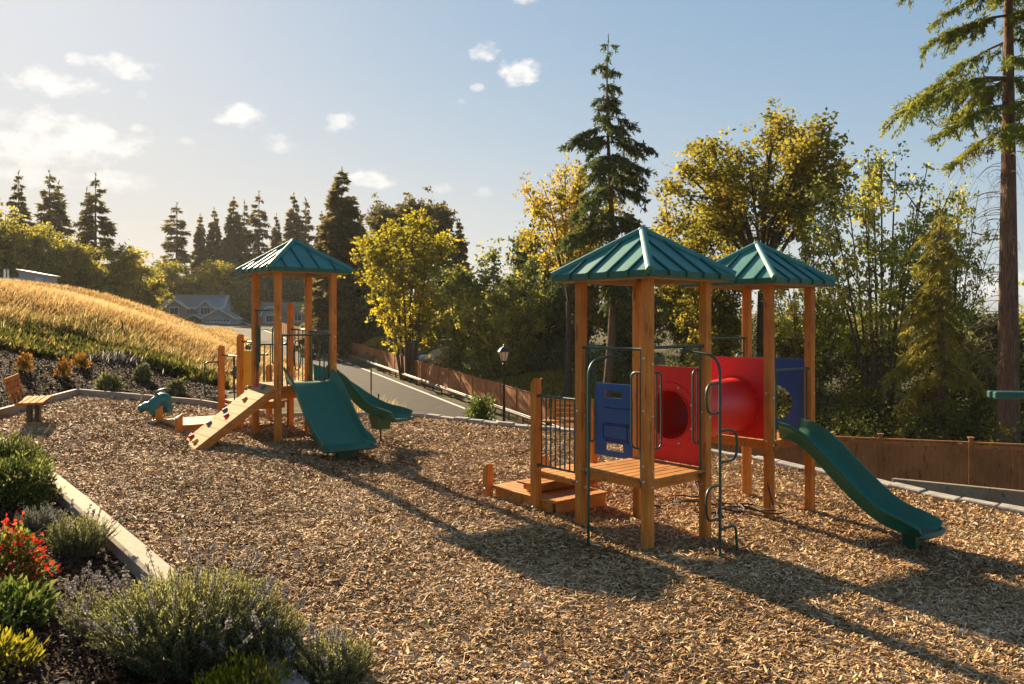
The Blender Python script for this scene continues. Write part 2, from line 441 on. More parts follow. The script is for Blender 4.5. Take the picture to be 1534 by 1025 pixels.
# mulch play surface
m, nt, nd, lk = mat('wood_fibre_mulch')
f = noise_of(nt, 26, 6, .7, None, (1, 1.6, 1), 1.2); g = noise_of(nt, .8, 4)
c = ramp(nt, f, [(.28, (.10, .050, .018)), (.45, (.25, .132, .050)), (.6, (.38, .215, .088)), (.75, (.50, .31, .14))])
mx = N(nt, 'ShaderNodeMix', data_type='RGBA', blend_type='MULTIPLY'); mx.inputs['Factor'].default_value = 1
lk.new(c, mx.inputs['A']); lk.new(ramp(nt, g, [(.35, (.82, .80, .78)), (.65, (1.1, 1.08, 1.05))]), mx.inputs['B'])
p = N(nt, 'ShaderNodeBsdfPrincipled'); p.inputs['Roughness'].default_value = .9; p.inputs['Specular IOR Level'].default_value = .15
lk.new(mx.outputs['Result'], p.inputs['Base Color']); lk.new(bump(nt, f, 1.0, .05), p.inputs['Normal'])
o = N(nt, 'ShaderNodeOutputMaterial'); lk.new(p.outputs[0], o.inputs['Surface'])
M['mulch'] = m
HOL = [(5.85, 11.0, .55), (-3.0, 15.0, .7), (-2.4, 17.2, .5), (1.0, 10.3, .35), (2.75, 10.2, .35), (-6.1, 15.1, .45), (-.7, 13.2, .5)]
def hollow(P):
    P = np.asarray(P); return sum(np.exp(-((P[:, 0] - a)**2 + (P[:, 1] - b)**2) / (2 * r * r)) for a, b, r in HOL)
def mz(P):
    P = np.asarray(P); x, y = P[:, 0], P[:, 1]
    return -0.073 * (x - 1.835) + .015 * np.sin(x * 1.7 + y * .6) * np.sin(y * 1.3 - x * .4) + .008 * np.sin(x * 5.1 + 1) * np.sin(y * 4.3) - .055 * hollow(P)
poly_sheet('mulch_ground', PLAY, M['mulch'], .16, .0, mz)
# planting beds: dark bark
m, nt, nd, lk = mat('dark_bark_mulch')
f = noise_of(nt, 22, 6, .7, None, (1, 1.5, 1), 1.0)
c = ramp(nt, f, [(.3, (.018, .009, .005)), (.5, (.06, .031, .016)), (.65, (.11, .06, .032)), (.8, (.18, .105, .06))])
p = N(nt, 'ShaderNodeBsdfPrincipled'); p.inputs['Roughness'].default_value = .95; p.inputs['Specular IOR Level'].default_value = .1
lk.new(c, p.inputs['Base Color']); lk.new(bump(nt, f, 1.0, .06), p.inputs['Normal'])
o = N(nt, 'ShaderNodeOutputMaterial'); lk.new(p.outputs[0], o.inputs['Surface'])
M['bedsoil'] = m
BED1 = np.array([(-16, 15.5), (-10.85, 17.0), (-11.71, 21.6), (-8.25, 21.3), (-7.6, 21.6)] + [tuple(q) for q in BED_TOP])
BED2 = np.array([(.6, 3.2), (-1.8, 5.95), (-3.47, 7.9), (-6.02, 10.83), (-9.04, 14.15), (-12, 16.2), (-16, 15), (-14, 2), (-3, -1)])
BED1_ = BED1
poly_sheet('planting_bed', BED1, M['bedsoil'], .2, .05)
poly_sheet('planting_bed', BED2, M['bedsoil'], .15, .05)
# road, white edge line, sandy clearing
def strip(name, pts_a, pts_b, mt, dz, parent=None, structure=True):
    V = []; 
    for a, b in zip(pts_a, pts_b): V += [(a[0], a[1], a[2] + dz), (b[0], b[1], b[2] + dz)]
    Q = [(2*i, 2*i+2, 2*i+3, 2*i+1) for i in range(len(pts_a) - 1)]
    o = link(name, quads_mesh(name, V, Q), mt, parent, True)
    if structure: tag(o, kind='structure')
    return o
YS = list(range(26, 190, 4))
road = strip('road', [rd(Y, 1.3) for Y in YS], [rd(Y, 6.9) for Y in YS], M['asphalt'], .05)
strip('edge_line', [rd(Y, 1.62) for Y in YS], [rd(Y, 1.84) for Y in YS], M['line'], .056, road, False)
poly_sheet('dirt_clearing', [at(604, 518, 73).xy, at(612, 528, 70).xy, at(650, 536, 67).xy, at(715, 540, 66).xy, at(750, 520, 70).xy, at(700, 516, 75).xy, at(630, 516, 75.5).xy], M['dirt_sand'], .8, .05)
# ------------------------------------------------------------------ leaves, twigs, blades
def unit(a): return a / np.maximum(np.linalg.norm(a, axis=-1, keepdims=True), 1e-9)
def leaf_quads(P, D, L, W, roll=None, fold=0.0):
    """diamond leaves: base P, direction D, length L, width W"""
    n = len(P); D = unit(D)
    h = rng.normal(size=(n, 3)) if roll is None else roll
    S = unit(np.cross(D, h)); U = np.cross(S, D)
    L = np.broadcast_to(np.asarray(L, float), (n,))[:, None]; W = np.broadcast_to(np.asarray(W, float), (n,))[:, None]
    mid = P + D * L * .5
    V = np.empty((n, 4, 3))
    V[:, 0] = P; V[:, 1] = mid + S * W * .5 + U * W * fold; V[:, 2] = P + D * L; V[:, 3] = mid - S * W * .5 + U * W * fold
    Q = np.arange(n * 4).reshape(n, 4)
    return V.reshape(-1, 3), Q
def tubes_np(paths, seg=5):
    """paths: list of (points (k,3), radii (k,)) -> one vert / quad array"""
    Vs, Qs, b = [], [], 0
    an = np.arange(seg) * 2 * PI / seg
    for P, r in paths:
        P = np.asarray(P, float); k = len(P)
        T = unit(np.gradient(P, axis=0))
        a = np.where(np.abs(T[:, 2:3]) < .9, np.array([[0, 0, 1.]]), np.array([[1., 0, 0]]))
        a = np.broadcast_to(a[k // 2], (k, 3))
        U = unit(np.cross(T, a)); W = np.cross(T, U)
        ring = P[:, None] + (U[:, None] * np.cos(an)[None, :, None] + W[:, None] * np.sin(an)[None, :, None]) * np.asarray(r)[:, None, None]
        Vs.append(ring.reshape(-1, 3))
        i = np.arange(k - 1)[:, None] * seg; j = np.arange(seg)[None]; j2 = (j + 1) % seg
        Qs.append(np.stack([i + j, i + j2, i + seg + j2, i + seg + j], -1).reshape(-1, 4) + b)
        b += k * seg
    return np.concatenate(Vs), np.concatenate(Qs)
def bez(a, b, c, n):
    t = np.linspace(0, 1, n)[:, None]
    return a * (1-t)**2 + b * 2*t*(1-t) + c * t*t
def clump_tint(P, scale, base=.5, amp=.35, jit=.12):
    """slowly varying leaf colour (ramp position) through the crown"""
    k = rng.normal(size=(5, 3)) / scale; ph = rng.uniform(0, 6.28, 5)
    s = np.sin(P @ k.T + ph).mean(1) * 1.6
    return np.clip(base + amp * s + rng.normal(size=len(P)) * jit, 0, 1)

def tree_obj(name, root_loc, trunk, crown, tmat, cmat, label, cat, group=None, rz=0.0, scale=None):
    r = empty(name, root_loc, rz, label, cat, group)
    V, Q = tubes_np(trunk, 7)
    link('trunk', quads_mesh('trunk', V, Q), tmat, r, True)
    V, Q, t = crown
    link('crown', quads_mesh('crown', V, Q, {'tint': t}), cmat, r)
    if scale: r.scale = scale
    return r

def conifer(h, rad, base=.12, droop=.35, nwh=26, per=6, leaf=.5, lw=.16, gap=.15, taper=.85, lean=(0, 0), sprays=9, tr=None, blunt=0.0, side=None, jit=.5, sub=0):
    """trunk paths + crown quads, local coordinates, foot at 0"""
    tr = tr or h * .014 + .06
    zz = np.linspace(0, h, 14)
    bend = lambda z: np.stack([lean[0] * (z/h) + lean[0]*.5*np.sin(z/h*5), lean[1] * (z/h) + 0*z, z], -1)
    paths = [(bend(zz), np.maximum(tr * (1 - zz/h)**.9, .015) + np.where(zz < h*.04, tr*.25, 0))]
    P, D, L, W, RL = [], [], [], [], []
    for w in range(nwh):
        t = base + (1 - base) * (max(0, w + rng.uniform(-.3, .3)) / nwh) ** .95
        t = min(max(t, base), .992); z = t * h
        q = (t - base) / (1 - base)
        q = min(max(q, 0), 1); env = rad * ((1 - q) ** taper) * (1 - blunt * max(0, .25 - q) * 2) + .12
        for b in range(per if q < .85 else 4):
            if rng.random() < gap: continue
            az = rng.uniform(0, 2 * PI)
            ln = env * rng.uniform(1 - jit, 1.12)
            if side is not None: ln *= side(az, z)
            if ln < .1: continue
            o = bend(np.array([z]))[0]
            dr = np.array([math.cos(az), math.sin(az), 0])
            up = rng.uniform(-.05, .25) * (0.3 + q)
            mid = o + dr * ln * .55 + np.array([0, 0, ln * (up - droop * .2)])
            end = o + dr * ln + np.array([0, 0, ln * (up - droop)])
            c = bez(o, mid, end, 6)
            if ln > .7: paths.append((c, np.linspace(.012 + .012 * ln, .006, 6)))
            ns = max(4, int(sprays * ln / 1.2) + 3)
            tt = rng.uniform(.12, 1.0, ns * 4) ** .8
            pts = bez(o, mid, end, 40)[(tt * 39).astype(int)]
            sd = np.cross(dr, [0, 0, 1]) * rng.choice([-1, 1], ns * 4)[:, None]
            d = dr * rng.uniform(.2, 1., (ns*4, 1)) + sd * rng.uniform(0, 1.1, (ns*4, 1)) + np.array([0, 0, 1.]) * (rng.uniform(-.9, .25, (ns*4, 1)) - droop * .4)
            P.append(pts + rng.normal(size=pts.shape) * .04); D.append(d)
            for k in range(int(sub * ln)):
                t_ = rng.uniform(.2, .97); p0 = bez(o, mid, end, 40)[int(t_ * 39)]
                s_ = np.cross(dr, [0, 0, 1]) * rng.choice([-1, 1]); l2 = ln * rng.uniform(.16, .34) * (1.1 - .5 * t_) + .15
                e2 = p0 + (s_ * rng.uniform(.3, .9) + dr * rng.uniform(.2, .7)) * l2 + np.array([0, 0, -l2 * rng.uniform(.2, .9 + droop * .5)])
                m2 = max(6, int(l2 / leaf * 14)); q2 = bez(p0, (p0 + e2) / 2 + [0, 0, l2 * .12], e2, 20)[(rng.random(m2) * 19).astype(int)]
                P.append(q2 + rng.normal(size=q2.shape) * .02); D.append((e2 - p0) / l2 * .7 + rng.normal(size=q2.shape) * .45 + [0, 0, -.25])
                L.append(leaf * rng.uniform(.5, 1.1, m2)); W.append(leaf * rng.uniform(.5, 1.1, m2) * lw / leaf)
            l = leaf * rng.uniform(.5, 1.2, ns*4) * (.55 + .45 * min(1, ln / 1.5)); L.append(l); W.append(l * lw / leaf * 1.0)
    for k in range(34):   # leader
        P.append(bend(np.array([h * rng.uniform(.90, 1.0)]))); D.append(rng.normal(size=(1, 3)) * .35 + [[0, 0, 1]]); L.append(np.array([leaf * .6])); W.append(np.array([lw * .5]))
    P, D, L, W = map(np.concatenate, (P, D, L, W))
    V, Q = leaf_quads(P, D, L, W)
    return paths, (V, Q, clump_tint(P, 1.5))

def broadleaf(h, rad, fork=.25, nst=9, spread=1.0, leaf=.22, nleaf=9000, tr=.2, ctr=None, rz_=None, shell=.35, clump=.45, low=.3, seg2=7, multi=False, bare=.35):
    """vase-shaped broadleaf tree: limbs fan from the fork to the crown, twigs carry leaf clusters"""
    cz = h * (fork + low) if ctr is None else ctr
    rz_ = rz_ or (h - cz)
    f = np.array([0, 0, h * fork]); paths = []; tips = []
    if not multi:
        paths.append((bez(np.zeros(3), np.array([.15*tr, -.1*tr, h*fork*.5]), f, 6), np.linspace(tr * 1.25, tr * .85, 6)))
    for i in range(nst):
        az = 2 * PI * i / nst + rng.uniform(-.35, .35)
        el = rng.uniform(.1, 1.0)
        u = np.array([math.cos(az) * math.cos(el * 1.45), math.sin(az) * math.cos(el * 1.45), math.sin(el * 1.45)])
        e = np.array([0, 0, cz]) + u * np.array([rad, rad, rz_]) * rng.uniform(.8, 1.0)
        s = f if not multi else np.array([math.cos(az) * tr * 2.2, math.sin(az) * tr * 2.2, 0])
        b = (e - s); md = s + np.array([b[0] * .25, b[1] * .25, b[2] * .55]) + rng.normal(size=3) * .15
        c = bez(s, md, e, 12); r0 = tr * (.5 if not multi else .6) * rng.uniform(.6, 1)
        paths.append((c, np.linspace(r0, .02, 12)))
        for k in range(seg2):
            t = rng.uniform(bare, .98); p0 = c[int(t * 11)]
            dd = unit(u + rng.normal(size=3) * .9 * spread + np.array([0, 0, .35])); ln = rad * rng.uniform(.2, .5) * (1.15 - t * .5)
            e2 = p0 + dd * ln
            q = (e2 - [0, 0, cz]) / [rad, rad, rz_ if e2[2] > cz else max(cz - h*fork*.9, .5)]
            n_ = np.linalg.norm(q)
            if n_ > 1.05: e2 = np.array([0, 0, cz]) + (e2 - [0, 0, cz]) / n_ * 1.03
            c2 = bez(p0, p0 + dd * ln * .5 + rng.normal(size=3) * .08, e2, 6)
            paths.append((c2, np.linspace(r0 * .35 + .01, .008, 6)))
            tips += [c2[3], c2[4], c2[5], c2[5]]
        tips += [c[9], c[10], c[11]]
    tips = np.array(tips)
    tips = np.concatenate([tips] + [tips + rng.normal(size=tips.shape) * clump * .8 for _ in range(2)])
    wt = rng.random(len(tips)) ** 1.5 + .05; w = rng.choice(len(tips), nleaf, p=wt / wt.sum())
    off = unit(rng.normal(size=(nleaf, 3))) * (rng.random((nleaf, 1)) ** .55) * clump * .62 * (.6 + .8 * rng.random(len(tips))[w])[:, None] * np.array([1, 1, .7])
    P = tips[w] + off
    D = unit(off) * .6 + rng.normal(size=(nleaf, 3)) * .6 + [0, 0, -.15]
    V, Q = leaf_quads(P, D, leaf * rng.uniform(.6, 1.25, nleaf), leaf * .75 * rng.uniform(.6, 1.2, nleaf), fold=.15)
    tint = np.clip(clump_tint(P, rad * .35, .5, .3, .13) + (rng.normal(size=len(tips)) * .12)[w], 0, 1)
    return paths, (V, Q, tint)

def bushball(rad, hgt, leaf, n, lw=.5, up=.5, inner=.55, lumps=9):
    """rounded shrub: twigs and leaves in a lumpy dome"""
    u = unit(rng.normal(size=(n, 3))); u[:, 2] = np.abs(u[:, 2])
    lc = unit(rng.normal(size=(lumps, 3))); lc[:, 2] = np.abs(lc[:, 2])
    lump = .86 + .26 * np.max(np.exp(-((u[:, None] - lc[None])**2).sum(-1) / (.9 / lumps)), 1) - .04
    r = rng.uniform(inner, 1.0, n) ** .6 * lump
    P = u * r[:, None] * [rad, rad, hgt]
    D = u * .7 + rng.normal(size=(n, 3)) * .45 + [0, 0, up]
    V, Q = leaf_quads(P, D, leaf * rng.uniform(.6, 1.3, n), leaf * lw * rng.uniform(.7, 1.2, n), fold=.12)
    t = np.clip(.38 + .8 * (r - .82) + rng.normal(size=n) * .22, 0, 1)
    return V, Q, t

def spiky(cr, h, nst, per, leaf, lw, spread=.42, spikes=0, bend=.2, arch=0):
    """upright herb clump: stems with narrow leaves, optional flower spikes; returns crown, stems, spikes"""
    paths, P, D, L, SP, SD, SL = [], [], [], [], [], [], []
    for i in range(nst):
        a = rng.uniform(0, 2*PI); r = cr * math.sqrt(rng.random())
        b = np.array([math.cos(a)*r*.45, math.sin(a)*r*.45, 0])
        out = np.array([math.cos(a), math.sin(a), 0]) * (r / cr)
        hh = h * rng.uniform(.65, 1.05) * (1 - .35 * (r/cr)**2)
        e = b + out * cr * spread + np.array([rng.normal()*bend*.3*h, rng.normal()*bend*.3*h, hh])
        md = b + out * cr * spread * .35 + [0, 0, hh * .55]
        c = bez(b, md, e, 6); paths.append((c, np.linspace(.004, .002, 6)))
        tt = rng.uniform(.15, 1, per); p = bez(b, md, e, 30)[(tt * 29).astype(int)]
        dd = (e - b) / np.linalg.norm(e - b)
        P.append(p); D.append(dd * rng.uniform(.5, 1.1, (per, 1)) + rng.normal(size=(per, 3)) * .33); L.append(leaf * rng.uniform(.6, 1.2, per) * (1.1 - .4 * tt))
        if i < spikes:
            e2 = e + dd * h * rng.uniform(.2, .48) + rng.normal(size=3) * .02
            paths.append((np.array([e, (e + e2)/2, e2]), np.array([.003, .0025, .002])))
            m_ = 46; q = e + (e2 - e) * rng.uniform(.35, 1.0, (m_, 1)); SP.append(q + rng.normal(size=(m_, 3)) * .006)
            SD.append(rng.normal(size=(m_, 3)) * .8 + [0, 0, .7]); SL.append(rng.uniform(.014, .027, m_))
    P, D, L = np.concatenate(P), np.concatenate(D), np.concatenate(L)
    V, Q = leaf_quads(P, D, L, L * lw)
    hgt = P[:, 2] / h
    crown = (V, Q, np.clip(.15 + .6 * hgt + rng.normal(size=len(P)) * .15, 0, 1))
    sp = None
    if spikes:
        SP, SD, SL = map(np.concatenate, (SP, SD, SL)); V2, Q2 = leaf_quads(SP, SD, SL, SL * .7); sp = (V2, Q2, rng.random(len(SP)))
    return crown, tubes_np(paths, 4), sp

# leaf colours
LF = {}
LF['fir'] = leafy('fir_needles', [(0.1, (0.0446, 0.0607, 0.0203)), (0.5, (0.0851, 0.1134, 0.0324)), (0.9, (0.1721, 0.1924, 0.0527))], 0.4)
LF['fir_far'] = leafy('distant_fir_needles', [(.1, (.085, .075, .032)), (.5, (.150, .130, .05)), (.9, (.24, .20, .07))], .6)  # needle colour lightened and browned, standing in for haze over distance
LF['fir_gold'] = leafy('sunlit_fir_needles', [(0.1, (0.078, 0.107, 0.021)), (0.5, (0.187, 0.213, 0.035)), (0.9, (0.344, 0.338, 0.052))], 0.5)  # golden sunlight on the boughs is put into this needle colour
LF['cedar'] = leafy('cedar_sprays', [(0.1, (0.146, 0.138, 0.023)), (0.5, (0.309, 0.268, 0.046)), (0.9, (0.552, 0.439, 0.081))], 0.5)
LF['maple'] = leafy('maple_leaves', [(0.1, (0.101, 0.106, 0.016)), (0.5, (0.246, 0.218, 0.029)), (0.9, (0.403, 0.325, 0.039)), (1, (0.47, 0.302, 0.045))], 0.62)
LF['maple_green'] = leafy('green_maple_leaves', [(0.1, (0.135, 0.174, 0.036)), (0.5, (0.3, 0.315, 0.054)), (0.9, (0.63, 0.54, 0.09))], 0.62)
LF['yellow'] = leafy('yellow_leaves', [(0.1, (0.169, 0.157, 0.0121)), (0.5, (0.3864, 0.326, 0.0242)), (0.9, (0.6038, 0.4588, 0.0362))], 0.65)
LF['amber'] = leafy('amber_leaves', [(.1, (.17, .145, .016)), (.5, (.36, .29, .03)), (.85, (.50, .37, .04)), (1, (.50, .26, .04))], 0.62)
LF['olive'] = leafy('olive_leaves', [(0.1, (0.107, 0.138, 0.037)), (0.5, (0.26, 0.269, 0.055)), (0.9, (0.612, 0.52, 0.092))], 0.62)
LF['hedge'] = leafy('hillside_leaves', [(0.1, (0.1215, 0.1255, 0.0243)), (0.5, (0.3038, 0.2734, 0.0405)), (0.9, (0.6075, 0.4759, 0.0607))], 0.65)
LF['dark'] = leafy('dark_leaves', [(0.1, (0.0408, 0.068, 0.0272)), (0.5, (0.0952, 0.1292, 0.0442)), (0.95, (0.255, 0.272, 0.0748))], 0.5)
LF['shrub'] = leafy('shrub_leaves', [(0.1, (0.035, 0.05, 0.014)), (0.5, (0.108, 0.134, 0.032)), (0.9, (0.346, 0.346, 0.086))], 0.45)
LF['pale'] = leafy('pale_shrub_leaves', [(.1, (.07, .09, .035)), (.5, (.19, .20, .08)), (.9, (.42, .38, .18))], .35)
LF['orange'] = leafy('orange_shrub_leaves', [(.1, (.16, .10, .015)), (.5, (.42, .19, .03)), (.9, (.60, .24, .04))], .4)
LF['lav'] = leafy('lavender_leaves', [(0.05, (0.039, 0.052, 0.023)), (0.45, (0.176, 0.202, 0.072)), (0.9, (0.52, 0.494, 0.169))], 0.45)
LF['grey'] = leafy('grey_herb_leaves', [(.05, (.035, .045, .035)), (.5, (.13, .15, .11)), (.9, (.27, .28, .19))], .3)
LF['spike'] = leafy('faded_flower_spikes', [(.1, (.12, .108, .105)), (.5, (.23, .21, .20)), (.9, (.40, .37, .33))], .3)
LF['red'] = leafy('red_flowers', [(.1, (.45, .02, .01)), (.5, (.62, .04, .02)), (.9, (.75, .12, .04))], .4)
LF['lime'] = leafy('yellow_green_leaves', [(.1, (.13, .13, .012)), (.5, (.33, .29, .02)), (.9, (.55, .44, .04))], .45)
LF['leaf'] = leafy('broad_green_leaves', [(0.1, (0.046, 0.0747, 0.0138)), (0.5, (0.138, 0.184, 0.0345)), (0.9, (0.345, 0.345, 0.069))], 0.45)
LF['hay'] = leafy('dry_grass', [(.05, (.24, .155, .05)), (.4, (.46, .30, .115)), (.7, (.60, .42, .19)), (.95, (.74, .56, .30))], .45, .8)
LF['cover'] = leafy('ground_cover_leaves', [(0.1, (0.036, 0.048, 0.012)), (0.5, (0.102, 0.106, 0.022)), (0.85, (0.24, 0.198, 0.042)), (1, (0.48, 0.336, 0.108))], 0.5)
LF['lawn'] = leafy('bank_grass', [(0.1, (0.13, 0.1381, 0.0195)), (0.5, (0.26, 0.2356, 0.0325)), (0.9, (0.455, 0.3575, 0.065))], 0.5)
LF['chip'] = leafy('mulch_chips_wood', [(.0, (.16, .084, .034)), (.35, (.39, .235, .102)), (.7, (.58, .385, .195)), (1, (.80, .63, .42))], .0, .75)
LF['bark'] = leafy('bark_pieces', [(.0, (.018, .009, .005)), (.5, (.075, .038, .019)), (.85, (.16, .088, .046)), (1, (.36, .23, .14))], .0, .8)

# ------------------------------------------------------------------ loose ground stuff
def tri_sample(poly, n, dens=None):
    poly = np.asarray(poly, float); lo, hi = poly.min(0), poly.max(0); out = []; c = 0
    while c < n:
        P = rng.uniform(lo, hi, (n * 2, 2)); P = P[inside(P, poly)]
        if dens is not None: P = P[rng.random(len(P)) < dens(P)]
        out.append(P); c += len(P)
        if len(P) == 0: break
    return np.concatenate(out)[:n]
def frustum(P, m=.28):
    px = CX + FPX * P[:, 0] / np.maximum(P[:, 1], .1)
    return (P[:, 1] > 4.5) & (px > -1534 * m) & (px < 1534 * (1 + m))
def chips(name, P, z, L, Wd, mt, lift=.02, tilt=.35, tint=None):
    """bent shreds: two quads each"""
    n = len(P); a = rng.uniform(0, 2*PI, n); a = np.where(rng.random(n) < .5, a, rng.normal(size=n) * .5)
    D = np.stack([np.cos(a), np.sin(a), rng.normal(size=n) * tilt], -1); D = unit(D)
    S = unit(np.cross(D, np.stack([rng.normal(size=n) * .45, rng.normal(size=n) * .45, np.ones(n)], -1)))
    U = np.cross(S, D)
    C = np.column_stack([P, z + rng.uniform(.0, lift, n)])
    L = L[:, None]; Wd = Wd[:, None]; bend = rng.normal(size=(n, 1)) * .22; sw = rng.normal(size=(n, 1)) * .18
    a0 = C - D * L * .5 - U * L * bend * .5; a1 = C + U * L * bend * .3 + S * L * sw; a2 = C + D * L * .5 - U * L * bend * .5
    V = np.empty((n, 6, 3))
    V[:, 0] = a0 - S * Wd * .3; V[:, 1] = a0 + S * Wd * .3; V[:, 2] = a1 - S * Wd * .5; V[:, 3] = a1 + S * Wd * .5; V[:, 4] = a2 - S * Wd * .25; V[:, 5] = a2 + S * Wd * .25
    i = np.arange(n)[:, None] * 6
    Q = np.stack([i + [0, 1, 3, 2], i + [2, 3, 5, 4]], 1).reshape(-1, 4)
    t = rng.beta(1.6, 2.2, n) if tint is None else tint
    me = quads_mesh(name, V.reshape(-1, 3), Q, {'tint': np.repeat(t, 2)})
    return tag(link(name, me, mt), kind='stuff')
VIEW = [(-5.5, 4.6), (8.5, 4.6), (16, 18), (8, 24), (-9, 24), (-17, 21)]
P = tri_sample(VIEW, 640000, lambda P: np.clip((7.5 / P[:, 1]) ** 1.35, 0, 1) * frustum(P)); P = P[inside(P, PLAY)]
k = rng.lognormal(-.08, .38, len(P)).clip(.35, 2.0) * (.85 + .035 * P[:, 1])
tn = np.clip(rng.beta(1.4, 2.0, len(P)) - .22 * hollow(P) + .16 * np.sin(P[:, 0] * 1.3 + np.sin(P[:, 1] * .9) * 2) * np.sin(P[:, 1] * 1.7), 0, 1)
ch = chips('mulch_chips', P, mz(P), .060 * k, .0115 * k * rng.uniform(.6, 1.5, len(P)), LF['chip'], .022, .3, tn)
for nm, bed, n in (('bark_chips', BED1, 26000), ('bark_chips', BED2, 60000)):
    P = tri_sample(bed, n, lambda P: frustum(P) * 1.0)
    k = rng.uniform(.6, 1.3, len(P)) * (.8 + .03 * P[:, 1])
    chips(nm, P, terrain_z(P) + .05, .055 * k, .018 * k, LF['bark'], .03, .45, rng.beta(1.3, 2.2, len(P)))

def blades(name, P, hgt, wd, mt, lean=.35, wind=(.25, -.1), tint=None, zoff=0):
    n = len(P); z = terrain_z(P) + zoff
    B = np.column_stack([P, z]); a = rng.uniform(0, 2*PI, n)
    ln = np.stack([np.cos(a), np.sin(a)], -1) * rng.uniform(0, lean, (n, 1)) + np.array(wind)
    T = B + np.column_stack([ln * hgt[:, None], hgt])
    Mi = B + np.column_stack([ln * hgt[:, None] * .35, hgt * .6])
    s = np.stack([np.cos(a + 1.3), np.sin(a + 1.3), 0*a], -1) * wd[:, None]
    V = np.empty((n, 4, 3)); V[:, 0] = B; V[:, 1] = Mi + s * .5; V[:, 2] = T; V[:, 3] = Mi - s * .5
    t = rng.random(n) if tint is None else tint
    return tag(link(name, quads_mesh(name, V.reshape(-1, 3), np.arange(n*4).reshape(n, 4), {'tint': t}), mt), kind='stuff')
HILL = [at(-60, 492, 28.5).xy, at(0, 494, 28.8).xy, at(60, 498, 29.4).xy, at(130, 498, 30.4).xy, at(200, 515, 30.8).xy, at(270, 545, 30).xy, at(330, 566, 30).xy, at(345, 590, 26).xy, at(430, 595, 27).xy,
        at(505, 600, 29).xy, at(545, 600, 34).xy, at(560, 592, 50).xy, rd(62, 7.4)[:2], rd(110, 7.4)[:2], rd(150, 8)[:2], at(250, 470, 130).xy, at(120, 430, 85).xy, at(-80, 430, 80).xy, at(-120, 430, 50).xy]
P = tri_sample(HILL, 210000, lambda P: np.clip((30 / P[:, 1]) ** 1.2, .05, 1))
hh = rng.uniform(.22, .58, len(P)); hh *= np.where(P[:, 0] > -11, .6, 1)
tn = np.clip(.5 + .3 * np.sin(P[:, 0] * .35 + P[:, 1] * .22) * np.sin(P[:, 1] * .3 - P[:, 0] * .11) + rng.normal(size=len(P)) * .2, 0, 1)
blades('dry_grass', P, hh, (.010 + .0009 * P[:, 1]) * rng.uniform(.6, 1.5, len(P)), LF['hay'], .8, (.22, -.12), tn)
EDGE = [at(-60, 470, 30.5).xy, at(0, 472, 31).xy, at(130, 480, 32.5).xy, at(200, 500, 33).xy, at(275, 538, 31.5).xy, at(340, 572, 29).xy, at(320, 578, 27).xy, at(250, 552, 28).xy, at(180, 525, 29).xy, at(100, 520, 28.5).xy, at(0, 510, 27.5).xy, at(-60, 505, 27).xy]
P = tri_sample(EDGE, 14000); cl = np.sin(P[:, 0] * 1.1 + 2 * np.sin(P[:, 1] * .8)) + np.sin(P[:, 1] * 1.7); P = P[cl > -.3]
blades('weedy_edge_grass', P, rng.uniform(.25, .75, len(P)), rng.uniform(.02, .05, len(P)), leafy('weedy_grass', [(.0, (.06, .075, .014)), (.4, (.16, .15, .03)), (.6, (.40, .28, .10)), (1, (.66, .48, .24))], .5), .9, (.1, -.05))
COVER = [tuple(q) for q in BED_TOP] + [at(-150, 490, 24).xy, at(0, 494, 29).xy, at(60, 497, 29.6).xy, at(130, 497, 30.6).xy, at(205, 514, 31).xy, at(275, 545, 30).xy, at(335, 572, 28).xy]
P = tri_sample(COVER, 1900)
n = len(P); per = 34
C = np.repeat(np.column_stack([P, terrain_z(P)]), per, 0); r = np.repeat(rng.uniform(.15, .4, n), per)
u = unit(rng.normal(size=(n*per, 3))); u[:, 2] = np.abs(u[:, 2])
PP = C + u * r[:, None] * rng.uniform(.4, 1, (n*per, 1)) * [1, 1, .95]
V, Q = leaf_quads(PP, u * .6 + rng.normal(size=PP.shape) * .4 + [0, 0, .5], rng.uniform(.12, .3, n*per), rng.uniform(.035, .075, n*per))
tn = np.clip(np.repeat(rng.beta(2, 2.4, n), per) + rng.normal(size=n*per) * .16, 0, 1)
tag(link('ground_cover', quads_mesh('ground_cover', V, Q, {'tint': tn}), LF['cover']), kind='stuff')
BANK = [rd(27, -.4)[:2], rd(48, -.4)[:2], rd(100, -.5)[:2], rd(140, -.5)[:2], at(560, 500, 100).xy, at(590, 520, 74).xy, at(760, 530, 70).xy, at(900, 580, 62).xy, at(980, 600, 48).xy]
P = tri_sample(BANK, 60000); blades('bank_grass', P, rng.uniform(.15, .4, len(P)), (.03 + .0012 * P[:, 1]), LF['lawn'], .5, (.1, -.05), np.clip(rng.beta(2, 2, len(P)) * (.5 + .5*np.sin(P[:, 0]*.5)**2) + .1, 0, 1))
VERGE = [at(505, 600, 25).xy, at(560, 600, 24.6).xy, at(630, 600, 25.2).xy, at(620, 600, 29).xy, at(560, 600, 30).xy, at(500, 600, 29).xy]
P = tri_sample(VERGE, 2600, lambda P: np.clip(.5 + .6 * np.sin(P[:, 0] * 3 + P[:, 1]), .05, 1)); blades('dry_grass', P, rng.uniform(.35, .95, len(P)), rng.uniform(.012, .03, len(P)), LF['hay'], .5)
P = tri_sample([(-4.6, 4.8), (5.5, 4.8), (10, 13), (-7, 13)], 15000, lambda P: frustum(P) * 1.0); P = P[inside(P, PLAY)]
k = rng.uniform(.6, 1.4, len(P)); chips('mulch_fibres', P, mz(P) + .012, .12 * k, .010 * k, LF['chip'], .022, .22, rng.beta(3, 1.6, len(P)))
